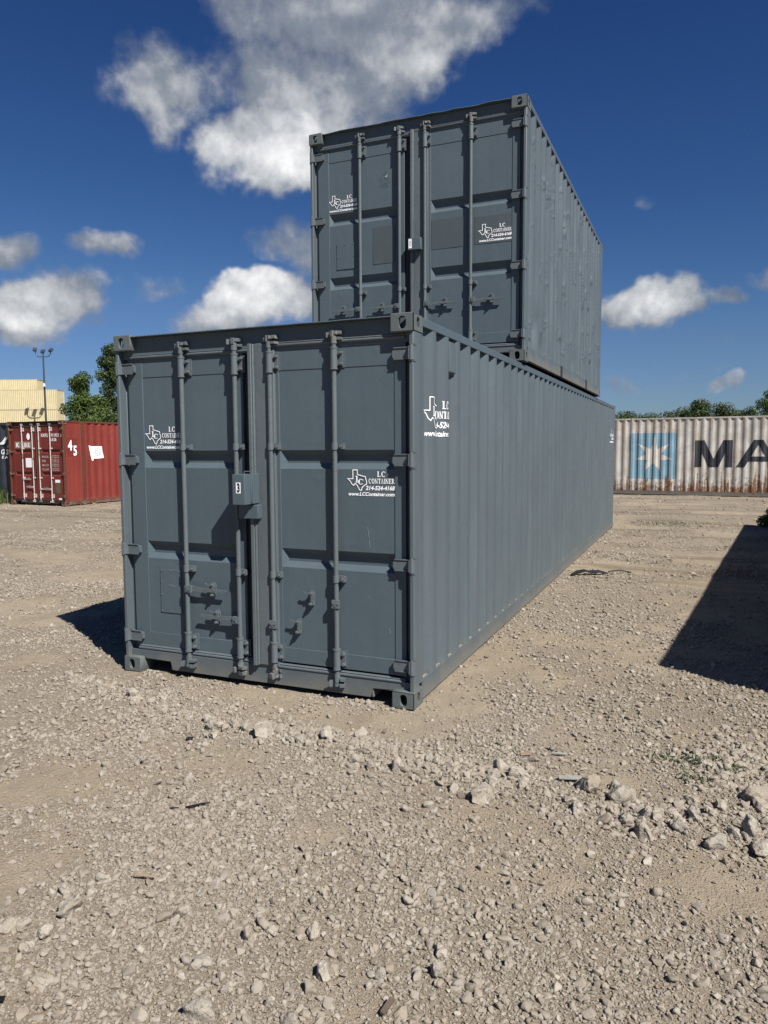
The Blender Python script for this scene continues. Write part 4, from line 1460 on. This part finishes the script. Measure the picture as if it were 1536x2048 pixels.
bm = bmesh.new()
R_sq = .09; xa, xb, za, zb_ = .60, 2.26, .62, 2.33; pp = []
for (cx, cz, a0) in ((xb - R_sq, zb_ - R_sq, 0), (xa + R_sq, zb_ - R_sq, 90), (xa + R_sq, za + R_sq, 180), (xb - R_sq, za + R_sq, 270)):
    pp += [(cx + R_sq * math.cos(math.radians(a0 + k * 18)), cz + R_sq * math.sin(math.radians(a0 + k * 18))) for k in range(6)]
poly2(bm, pp)
wdecal('emblem_square', bm, 'star_blue', .004)
bm = bmesh.new(); star = []
tips = [(1.50, 2.28), (2.02, 1.945), (2.145, 1.34), (1.735, .855), (1.085, .85), (.765, 1.325), (.86, 1.95)]
ccx, ccz = 1.455, 1.47
for i in range(7):
    t0, t1 = Vector(tips[i]), Vector(tips[(i + 1) % 7]); mid_ = (t0 + t1) / 2; cc = Vector((ccx, ccz))
    star += [tips[i], tuple(cc + (mid_ - cc).normalized() * .27)]
poly2(bm, star); bmesh.ops.triangulate(bm, faces=bm.faces[:])
wdecal('star_emblem', bm, 'star_white', .0075)
bm = bmesh.new()
for pl in ([(2.90, 1.06), (2.90, 2.04), (3.19, 2.04), (3.17, 1.06)],): poly2(bm, pl)
poly2(bm, [(3.14, 2.04), (3.27, 2.04), (3.66, 1.36), (3.66, 1.06), (3.45, 1.06), (3.17, 1.62)])
poly2(bm, [(4.16, 2.04), (4.03, 2.04), (3.66, 1.36), (3.66, 1.06), (3.86, 1.06), (4.14, 1.62)])
poly2(bm, [(4.13, 2.04), (4.43 - .02, 2.04), (4.41, 1.06), (4.13, 1.06)])
for v in bm.verts: v.co.x = 2.90 + (v.co.x - 2.90) * (4.15 - 2.90) / (4.41 - 2.90)
x0 = 4.27                                                   # the A
poly2(bm, [(x0, 1.06), (x0 + .28, 1.06), (x0 + .80, 2.04), (x0 + .56, 2.04)])
poly2(bm, [(x0 + 1.42, 1.06), (x0 + 1.14, 1.06), (x0 + .62, 2.04), (x0 + .86, 2.04)])
rect2(bm, x0 + .33, x0 + 1.08, 1.27, 1.45)
join(bm, fit(text_bm('ERSK', 1, 0, .035), 5.85, 10.2, 1.06, 2.04))
wdecal('lettering', bm, 'letter_navy', .0065)

# -------- red container just out of view on the right; its shade lies on the gravel
fr = container('shipping_container', 'red container standing out of view on the right, shading the gravel', None, (5.90, .50, .0), -.10, 12.192, 2.591, dict(RM, rod='red_fitting'), None, nz=3)
clean(fr)

# -------- cream containers stacked far behind on the left
CM = {k: 'cream_paint' for k in ('paint', 'wall', 'fitting', 'hardware', 'rod', 'rail', 'rail_top', 'frame', 'post')}
cd = Vector((8.70, 3.47, 0)).normalized()          # along the wall, to the right
cang = math.atan2(cd.y, cd.x)
cr = Vector((-80.99, 77.72, 0))
cn = Vector((cd.y, -cd.x, 0))
lv = [4.6 - 2.896 * k for k in range(1, 0, -1)]
cream_lab = {0: 'cream container in the pale stack, lowest tier peeking over the red container', 1: 'long cream container in the pale stack, with the lamp shadow on its wall', 2: 'cream container showing above the pale stack from the row behind'}
for tier, (z, xoff) in enumerate(((4.58, -.95), (7.49, -.95), (9.25, -5.3))):
    for k in range(2 if tier < 2 else 1):
        o_ = cr + cd * (xoff - k * 12.25) - cn * (3.2 if tier == 2 else 0)     # the highest one stands in the row behind
        c_ = container('shipping_container', cream_lab[tier] if k == 0 else cream_lab[tier] + ', further left', 'cream containers in the far stack', (o_.x, o_.y, z), cang + PI / 2, 12.192, 2.896, CM, None, nz=2)
        clean(c_)
        if k == 0 and tier == 0:
            pass
for tier, z in enumerate((1.67, -1.24)):
    clab = ('cream container second from the ground in the pale stack, behind the red one', 'cream container at the very foot of the pale stack, behind the red one')[tier]
    o_ = cr - cd * .95
    c_ = container('shipping_container', clab, 'cream containers in the far stack', (o_.x, o_.y, z), cang + PI / 2, 12.192, 2.896, CM, None, nz=2)
    clean(c_)
BMt = {k: 'blue_paint' for k in CM}
bp = CAM_POS + (FW + RT * ((133 - 768) / 1490)) * 150
bc = container('shipping_container', 'blue container far behind, glimpsed between the cream stack and the tree', None, (bp.x - 12, bp.y, 6.0), 0.6, 12.192, 2.896, BMt, None, nz=2)
clean(bc)
for o_z, blab in ((3.1, 'blue container second from the ground in the far stack behind the tree'), (.2, 'blue container at the foot of the far stack behind the tree')):
    bc = container('shipping_container', blab, 'blue containers far behind', (bp.x - 12, bp.y, o_z), 0.6, 12.192, 2.896, BMt, None, nz=2)
    clean(bc)

# ------------------------------------------------------------------ lamp mast
pb = CAM_POS + (FW + RT * ((100 - 768) / 1490.0)) * 103.4; pb.z = 0
lm = tag(empty('lamp_mast', pb), 'tall dark lamp mast with three floodlights above the cream stack', 'lamp post')
bm = bmesh.new(); cyl(bm, (0, 0, -1.0), (0, 0, 14.2), .17, .10, n=12); add('mast', bm, 'lamp_metal', lm)
bm = bmesh.new(); arm = [(-1.05, 15.15), (-1.02, 14.75), (-.80, 14.42), (-.5, 14.32), (.5, 14.32), (.80, 14.42), (1.02, 14.75), (1.05, 15.15)]
for a, b in zip(arm[:-1], arm[1:]): cyl(bm, (a[0] * RT.x, a[0] * RT.y, a[1]), (b[0] * RT.x, b[0] * RT.y, b[1]), .06, n=8)
cyl(bm, (0, 0, 14.1), (0, 0, 14.9), .07, n=8)
add('cross_arm', bm, 'lamp_metal', lm)
for s_, zz, yaw_ in ((-1.1, 15.3, .3), (0, 15.05, 0), (1.1, 15.2, -.2)):
    bm = bmesh.new()
    prism(bm, [(-.32, -.10), (.32, -.10), (.26, .16), (-.26, .16)], 'x', -.24, .24)
    h = add('floodlight', bm, 'lamp_metal', lm, .02, (s_ * RT.x, s_ * RT.y, zz), (.75, 0, yaw_ + .4))
    bm = bmesh.new(); bbox(bm, -.20, .20, -.27, .27, -.118, -.102); add('lamp_glass', bm, 'lamp_glass', h)
bm = bmesh.new(); cyl(bm, (.1, -.1, 10.6), (.3, -.3, 10.6), .06, n=8); cyl(bm, (.3, -.3, 10.3), (.3, -.3, 10.7), .14, .10, n=10); add('camera_dome', bm, 'sticker_white', lm)

# ------------------------------------------------------------------ trees


def crown_mesh(name, mat, clumps, n, size, rs_, flat=.8):
    """many leaf-sized faces in clumps; clumps = (centre, radius, weight)"""
    tot = sum(c[2] for c in clumps); V = []; F = []; T = []
    for (c, r, w) in clumps:
        tone0 = rs_.uniform(.1, .7)
        for i in range(int(n * w / tot)):
            d_ = Vector((rs_.gauss(0, 1), rs_.gauss(0, 1), rs_.gauss(0, 1))).normalized()
            rr_ = r * rs_.random() ** .42
            p = Vector(c) + Vector((d_.x * rr_, d_.y * rr_, d_.z * rr_ * flat))
            nn = (d_ + Vector((rs_.gauss(0, .6), rs_.gauss(0, .6), rs_.gauss(.3, .6)))).normalized()
            a = nn.orthogonal().normalized(); b = nn.cross(a); an = rs_.uniform(0, 6.28)
            a, b = a * math.cos(an) + b * math.sin(an), b * math.cos(an) - a * math.sin(an)
            s_ = size * rs_.uniform(.6, 1.4); k = len(V)
            V += [p - a * s_, p + b * s_ * .45, p + a * s_, p - b * s_ * .45]
            F.append((k, k + 1, k + 2, k + 3)); t_ = min(1, max(0, tone0 + rs_.gauss(0, .22))); T += [t_] * 4
    me = bpy.data.meshes.new(name); me.from_pydata(V, [], F)
    at = me.attributes.new('tone', 'FLOAT', 'POINT'); at.data.foreach_set('value', T)
    me.materials.append(MATS[mat])
    return me


def tree(name, label, base, h, rad, mat, n, size, seed, trunk_frac=.28, group=None, taper=1.0, nclump=44):
    rs_ = random.Random(seed)
    root = tag(empty(name, base, 0), label, 'tree', group)
    bm = bmesh.new(); tr = max(.08, h * .022)
    cyl(bm, (0, 0, -.3), (rs_.uniform(-.1, .1), 0, h * trunk_frac), tr, tr * .8, n=8)
    cyl(bm, (0, 0, h * trunk_frac), (rs_.uniform(-.3, .3), 0, h * .85), tr * .8, tr * .2, n=7)
    clumps = []
    for k in range(nclump):
        f_ = rs_.random(); z = h * (trunk_frac * .75 + (1 - trunk_frac * .75) * f_)
        prof = (math.sin(PI * min(1, .12 + f_ * .86)) ** .6) * (1 - .35 * taper * f_)
        an = rs_.uniform(0, 2 * PI); rr_ = rad * prof * rs_.uniform(.15, .80)
        c = (math.cos(an) * rr_, math.sin(an) * rr_, min(z, h - rad * .18)); r_ = rad * rs_.uniform(.28, .48)
        clumps.append((c, r_, r_ ** 2))
        if k % 2 == 0: cyl(bm, (0, 0, max(.3, z - rr_ * .8)), c, tr * .35, tr * .08, n=5)
    add('trunk', bm, 'bark', root)
    link('crown', crown_mesh('crown', mat, clumps, n, size, rs_), root)
    return root


def at_px(px, depth, z=0.0):
    d_ = FW + RT * ((px - 768) / 1490.0)
    return (CAM_POS.x + d_.x * depth, CAM_POS.y + d_.y * depth, z)


tree('broadleaf_tree', 'bright green leafy tree beside the lamp mast', at_px(172, 60), 7.6, 1.75, 'leaf_bright', 16000, .11, 31, .2, 'trees beyond the red container')
tree('broadleaf_tree', 'taller dark green tree half behind the grey container', at_px(236, 66), 10.6, 2.2, 'leaf_dark', 20000, .12, 32, .2, 'trees beyond the red container')
tree('broadleaf_tree', 'small green tree low between the two taller ones', at_px(208, 58), 5.9, 1.25, 'leaf_bright', 8000, .10, 33, .15, 'trees beyond the red container')
TL = [(1175, 78, 5.0, 3.0, 'leaf_dark', 'low dark tree at the left end of the tree line'), (1250, 80, 5.2, 3.2, 'leaf_olive', 'low olive tree behind the left end of the white container'),
      (1290, 84, 5.2, 3.2, 'leaf_dark', 'broad low tree over the blue star square'),
      (1335, 76, 5.3, 3.0, 'leaf_olive', 'rounded olive tree left of the tall crown'), (1366, 79, 5.7, 2.6, 'leaf_dark', 'dark tree close on the left of the tallest crown'), (1396, 74, 6.3, 2.4, 'leaf_dark', 'tallest dark crown over the black letters'),
      (1430, 77, 6.1, 2.3, 'leaf_olive', 'bushy crown right of the tallest one'), (1462, 80, 5.6, 2.6, 'leaf_dark', 'dip in the tree line, dark low crown'),
      (1492, 78, 5.8, 2.4, 'leaf_dark', 'dark crown near the right edge'), (1534, 70, 7.0, 1.8, 'leaf_bright', 'bright green tree at the right edge'), (1580, 72, 7.2, 2.4, 'leaf_dark', 'tree beyond the right edge'),
      (1650, 76, 6.6, 2.8, 'leaf_olive', 'tree further beyond the right edge')]
for k, (px, dp, h_, r_, m_, lab) in enumerate(TL):
    h_ -= .2
    tree('broadleaf_tree', lab, at_px(px, dp), h_, r_, m_, 9000, .12, 50 + k, .12, 'tree line behind the white container', .5, 34)

# ------------------------------------------------------------------ larger rocks, one by one
ROCKS_RIDGE = [(2.68, -0.9, 0.035, 0.03), (2.81, -0.76, 0.025, 0.022), (2.85, -0.76, 0.025, 0.025), (2.94, -0.79, 0.027, 0.022), (3.19, -0.67, 0.04, 0.032), (3.31, -0.77, 0.047, 0.031), (3.19, -1.04, 0.052, 0.035), (3.18, -0.8, 0.031, 0.024), (3.35, -0.87, 0.023, 0.018), (3.03, -1.01, 0.025, 0.023), (3.2, -0.9, 0.033, 0.023), (3.21, -1.27, 0.019, 0.014), (3.66, -0.74, 0.051, 0.041), (3.83, -0.79, 0.061, 0.044), (3.78, -0.66, 0.031, 0.025), (3.64, -0.99, 0.036, 0.024), (3.59, -0.92, 0.029, 0.019), (3.82, -1.05, 0.023, 0.023), (3.86, -1.0, 0.03, 0.025), (3.94, -1.08, 0.032, 0.036), (3.9, -1.1, 0.016, 0.011), (3.95, -0.92, 0.031, 0.028), (3.99, -0.91, 0.026, 0.023), (4.06, -0.86, 0.033, 0.016), (4.09, -0.98, 0.036, 0.032), (4.15, -0.85, 0.035, 0.028), (4.23, -0.78, 0.028, 0.021), (4.24, -1.06, 0.044, 0.033), (4.38, -0.92, 0.036, 0.045), (4.42, -1.04, 0.047, 0.03), (4.46, -0.6, 0.048, 0.026), (4.43, -0.52, 0.057, 0.037), (4.14, -0.67, 0.032, 0.022), (4.27, -0.66, 0.036, 0.019), (4.46, -0.77, 0.025, 0.023), (4.32, -0.94, 0.025, 0.018)]
ROCKS_HEAP = [(4.32, -0.12, 0.03, 0.025), (4.25, -0.08, 0.028, 0.022), (4.38, -0.16, 0.027, 0.024), (4.21, -0.22, 0.024, 0.022), (4.29, -0.31, 0.026, 0.021), (4.43, -0.0, 0.025, 0.022), (4.16, -0.02, 0.023, 0.017)]
ROCKS_FRONT = [(1.76, -0.77, 0.054, 0.042), (1.64, -0.77, 0.033, 0.03), (2.15, -0.7, 0.041, 0.032), (2.09, -0.58, 0.036, 0.024), (1.41, -0.8, 0.037, 0.031), (1.31, -0.72, 0.032, 0.025), (1.46, -0.8, 0.034, 0.034), (1.5, -0.91, 0.03, 0.018), (1.34, -0.47, 0.023, 0.02), (0.88, -0.63, 0.033, 0.02), (0.52, -0.5, 0.042, 0.025), (0.64, -0.6, 0.037, 0.027), (-0.28, -0.29, 0.027, 0.023), (0.75, -0.46, 0.038, 0.024), (0.92, -0.54, 0.03, 0.02), (2.31, -0.56, 0.039, 0.027), (2.54, -0.94, 0.03, 0.019), (2.43, -0.89, 0.033, 0.028), (1.53, -0.73, 0.028, 0.022), (1.51, -0.8, 0.024, 0.021), (2.03, -0.81, 0.023, 0.02), (2.09, -0.81, 0.023, 0.017), (1.97, -0.82, 0.026, 0.02)]
ROCKS_NEAR = [(2.0, -2.49, 0.049, 0.028), (1.89, -2.42, 0.027, 0.02), (1.99, -2.39, 0.027, 0.018), (2.39, -2.35, 0.024, 0.026), (2.91, -2.27, 0.029, 0.027), (1.87, -2.67, 0.031, 0.024), (1.91, -2.64, 0.024, 0.018), (2.02, -2.64, 0.027, 0.021), (2.03, -2.74, 0.022, 0.019), (2.2, -2.83, 0.034, 0.018), (2.7, -2.37, 0.023, 0.025), (2.63, -2.55, 0.029, 0.02), (3.03, -2.43, 0.025, 0.023), (3.21, -2.37, 0.025, 0.023), (2.76, -2.31, 0.022, 0.016), (2.77, -2.74, 0.04, 0.026), (3.04, -2.66, 0.03, 0.021), (2.35, -2.48, 0.016, 0.014), (1.97, -2.3, 0.024, 0.016), (2.78, -2.62, 0.019, 0.013), (2.94, -2.62, 0.016, 0.017), (3.36, -2.19, 0.022, 0.022), (3.59, -2.16, 0.02, 0.018), (3.38, -2.29, 0.021, 0.025), (3.9, -1.65, 0.017, 0.015), (3.68, -1.93, 0.018, 0.014)]
SPECIAL = {(3.83, -0.79): 'biggest pale rock, split across, in the rock row on the right', (3.66, -0.74): 'rounded rock beside the flat grey board',
           (4.43, -0.52): 'dark stained rock at the right edge', (3.19, -1.04): 'lone pale rock in front of the rock row', (3.31, -0.77): 'smooth tan rock where the row turns, before the board',
           (1.76, -0.77): 'large whitish rock before the left container door', (2.15, -0.7): 'tan boulder stone before the right container door',
           (2.0, -2.49): 'flat reddish rock at the lower left', (2.91, -2.27): 'pale egg-shaped rock in the middle foreground', (2.77, -2.74): 'broad rock at the bottom edge left of the middle',
           (2.2, -2.83): 'long low rock near the bottom left corner', (4.24, -1.06): 'broad grey rock alone below the row at the right'}
ROCK_ME = []


def ordinal(k):
    w = ('', 'first', 'second', 'third', 'fourth', 'fifth', 'sixth', 'seventh', 'eighth', 'ninth', 'tenth', 'eleventh', 'twelfth')
    return w[k] if k < len(w) else '%d%s' % (k, {1: 'st', 2: 'nd', 3: 'rd'}.get(k % 10 if k > 20 else 0, 'th'))


rs2 = random.Random(77)
for i in range(9):
    bm = rock_bm(rs2, rs2.choice((16, 20, 26)), rs2.uniform(.66, .85), .20, 3)
    ROCK_ME.append(mesh_of('rock', bm, 'limestone_rock', ang=70))
for lst, lab, grp_ in ((ROCKS_RIDGE, 'fist-sized pale rock, %s from the left in the loose rock row on the right', 'rocks in the row on the right'),
                       (ROCKS_HEAP, 'pale rock, %s from the left in the small heap beside the weeds', 'rocks heaped by the weeds'),
                       (ROCKS_FRONT, 'pale rock, %s from the left of those strewn before the long container doors', 'rocks before the container doors'),
                       (ROCKS_NEAR, 'larger pale stone, %s from the left of those sunk in the foreground gravel', 'larger stones in the foreground')):
    lst = sorted(lst, key=lambda r_: az_el(Vector((r_[0], r_[1], 0)) - CAM_POS)[0])
    plain_ = [r_ for r_ in lst if (r_[0], r_[1]) not in SPECIAL]
    for (x, y, a, b) in lst:
        nth = plain_.index((x, y, a, b)) + 1 if (x, y) not in SPECIAL else 0
        z = float(height(x, y))
        o = link('rock', ROCK_ME[rs2.randrange(9)], None, (x, y, z + b * .65), (rs2.gauss(0, .22), rs2.gauss(0, .22), rs2.uniform(0, 6.28)), (a * 1.55, a * 1.4, b * 2.1))
        tag(o, SPECIAL.get((x, y)) or lab % ordinal(nth), 'rock', None if (x, y) in SPECIAL else grp_)

# ------------------------------------------------------------------ weeds, grass and litter


def blades(name, label, cat, x, y, n, spread, hgt, mat, seed, lean=.5, w=.004):
    rs_ = random.Random(seed); V = []; F = []; T = []
    for i in range(n):
        px_ = x + rs_.gauss(0, spread); py_ = y + rs_.gauss(0, spread * .7); pz = float(height(px_, py_)) - .004
        an = rs_.uniform(0, 6.28); h_ = hgt * rs_.uniform(.5, 1.3); l_ = lean * rs_.uniform(.3, 1.5) * h_
        d_ = Vector((math.cos(an), math.sin(an), 0)); s_ = Vector((-d_.y, d_.x, 0)) * w * rs_.uniform(.6, 1.4)
        b = Vector((px_, py_, pz)); m_ = b + d_ * l_ * .4 + Vector((0, 0, h_ * .7)); t_ = b + d_ * l_ + Vector((0, 0, h_))
        k = len(V); V += [b - s_, b + s_, m_ + s_ * .8, m_ - s_ * .8, t_]; F += [(k, k + 1, k + 2, k + 3), (k + 3, k + 2, k + 4)]
        T += [min(1, max(0, rs_.gauss(.5, .25)))] * 5
    me = bpy.data.meshes.new(name); me.from_pydata(V, [], F)
    at = me.attributes.new('tone', 'FLOAT', 'POINT'); at.data.foreach_set('value', T); me.materials.append(MATS[mat])
    return tag(link(name, me), label, cat)


blades('weed_patch', 'sparse dark weed growing through stones, left part of the weedy spot', 'weed', 4.10, -.20, 75, .085, .035, 'weed_leaf', 1, 1.3, .005)
blades('weed_patch', 'low dark weed among the heaped stones at the right', 'weed', 4.31, -.17, 95, .085, .040, 'weed_leaf', 2, 1.2, .005)
blades('weed_patch', 'thin weed sprig between the weedy spot and the rock row', 'weed', 4.13, -.40, 35, .05, .03, 'weed_leaf', 3, 1.3, .005)
blades('grass_tuft', 'green grass tuft in the track beyond the long container', 'grass', 3.5, 13.3, 260, .33, .045, 'grass_blade', 4, .6, .006)
blades('grass_tuft', 'thin grass scrap right of the grass tuft in the track', 'grass', 4.4, 13.5, 70, .25, .035, 'grass_blade', 5, .7, .006)
blades('grass_tuft', 'tall green grass beside the dark container at the left edge', 'grass', -17.0, 13.3, 700, .40, .55, 'grass_blade', 6, .4, .016)
# shrub at the end of the shaded ground
root = tag(empty('shrub', (5.75, 13.4, float(height(5.75, 13.4)))), 'dark shrub at the far end of the shade on the right', 'shrub')
link('crown', crown_mesh('crown', 'leaf_dark', [((0, 0, .22), .34, 1), ((.35, .1, .3), .4, 1.2), ((-.25, 0, .12), .2, .4)], 1800, .05, random.Random(8)), root)
bm = bmesh.new(); cyl(bm, (0, 0, -.05), (.1, 0, .4), .02, .008, n=6); add('stem', bm, 'bark', root)


def strip(name, label, cat, pts, w, th, mat):
    """bent flat scrap lying on the gravel"""
    bm = bmesh.new(); prev = None
    for i, (x, y, dz, ww) in enumerate(pts):
        a = pts[max(0, i - 1)]; b = pts[min(len(pts) - 1, i + 1)]; d_ = Vector((b[0] - a[0], b[1] - a[1], 0)).normalized(); s_ = Vector((-d_.y, d_.x, 0)) * w * ww
        c = Vector((x, y, float(height(x, y)) + .010 + dz)); r_ = [bm.verts.new(c + s_ + Vector((0, 0, th))), bm.verts.new(c - s_ + Vector((0, 0, th * .6))), bm.verts.new(c - s_), bm.verts.new(c + s_)]
        if prev:
            for k in range(4): bm.faces.new((prev[k], prev[(k + 1) % 4], r_[(k + 1) % 4], r_[k]))
        else: bm.faces.new(r_)
        prev = r_
    bm.faces.new(prev[::-1])
    return tag(add(name, bm, mat), label, cat)


strip('plastic_strip', 'black plastic strip lying on the gravel left of centre', 'litter', [(1.83, -1.72, .004, .25), (1.87, -1.69, .0, .5), (1.91, -1.67, .004, 1), (1.955, -1.64, .010, 1.1), (1.99, -1.615, .012, .4)], .007, .003, 'plastic_black')
strip('plastic_rag', 'crumpled black plastic rag by the foot of the long container', 'litter', [(2.58, 5.62, .0, .3), (2.66, 5.72, .03, 1), (2.74, 5.72, .05, .8), (2.80, 5.78, .02, 1.2), (2.92, 5.80, .03, .9), (3.02, 5.86, .0, .4)], .06, .02, 'plastic_black')
strip('plastic_rag', 'thin black plastic shred just right of the crumpled rag', 'litter', [(3.0, 6.15, .0, .4), (3.15, 6.2, .02, .7), (3.3, 6.2, .0, .5)], .03, .01, 'plastic_black')
strip('board_scrap', 'flat grey board scrap in the rock row', 'litter', [(3.50, -.69, .006, .8), (3.56, -.67, .012, 1), (3.63, -.65, .016, .9)], .022, .007, 'wood_board')
strip('wood_stick', 'short grey stick on the sandy patch before the rock row', 'litter', [(3.41, -.39, .0, .6), (3.45, -.385, .003, 1), (3.49, -.375, .002, .7)], .007, .008, 'wood_board')
strip('board_scrap', 'small brown chip lying left of the short stick', 'litter', [(3.25, -.47, .003, 1), (3.31, -.45, .008, .9)], .020, .005, 'label_brown')
strip('wood_stick', 'small brown stick in the lower left gravel', 'litter', [(2.07, -2.235, .006, .7), (2.11, -2.225, .010, 1), (2.15, -2.21, .006, .6)], .005, .006, 'label_brown')
strip('wood_stick', 'brown stick end at the bottom edge, middle of the picture', 'litter', [(3.285, -2.53, .004, .8), (3.295, -2.47, .012, 1)], .009, .010, 'bark')
strip('plastic_strip', 'black rubber chip near the left rocks before the doors', 'litter', [(1.36, -.985, .004, 1), (1.40, -.975, .008, .8)], .012, .008, 'rubber')
strip('plastic_strip', 'black plastic scrap at the lower left edge', 'litter', [(2.13, -2.95, .004, 1), (2.165, -2.93, .008, .8)], .011, .006, 'plastic_black')

for o in SC.objects:
    for k in ('_pts', '_d'):
        if k in o: del o[k]
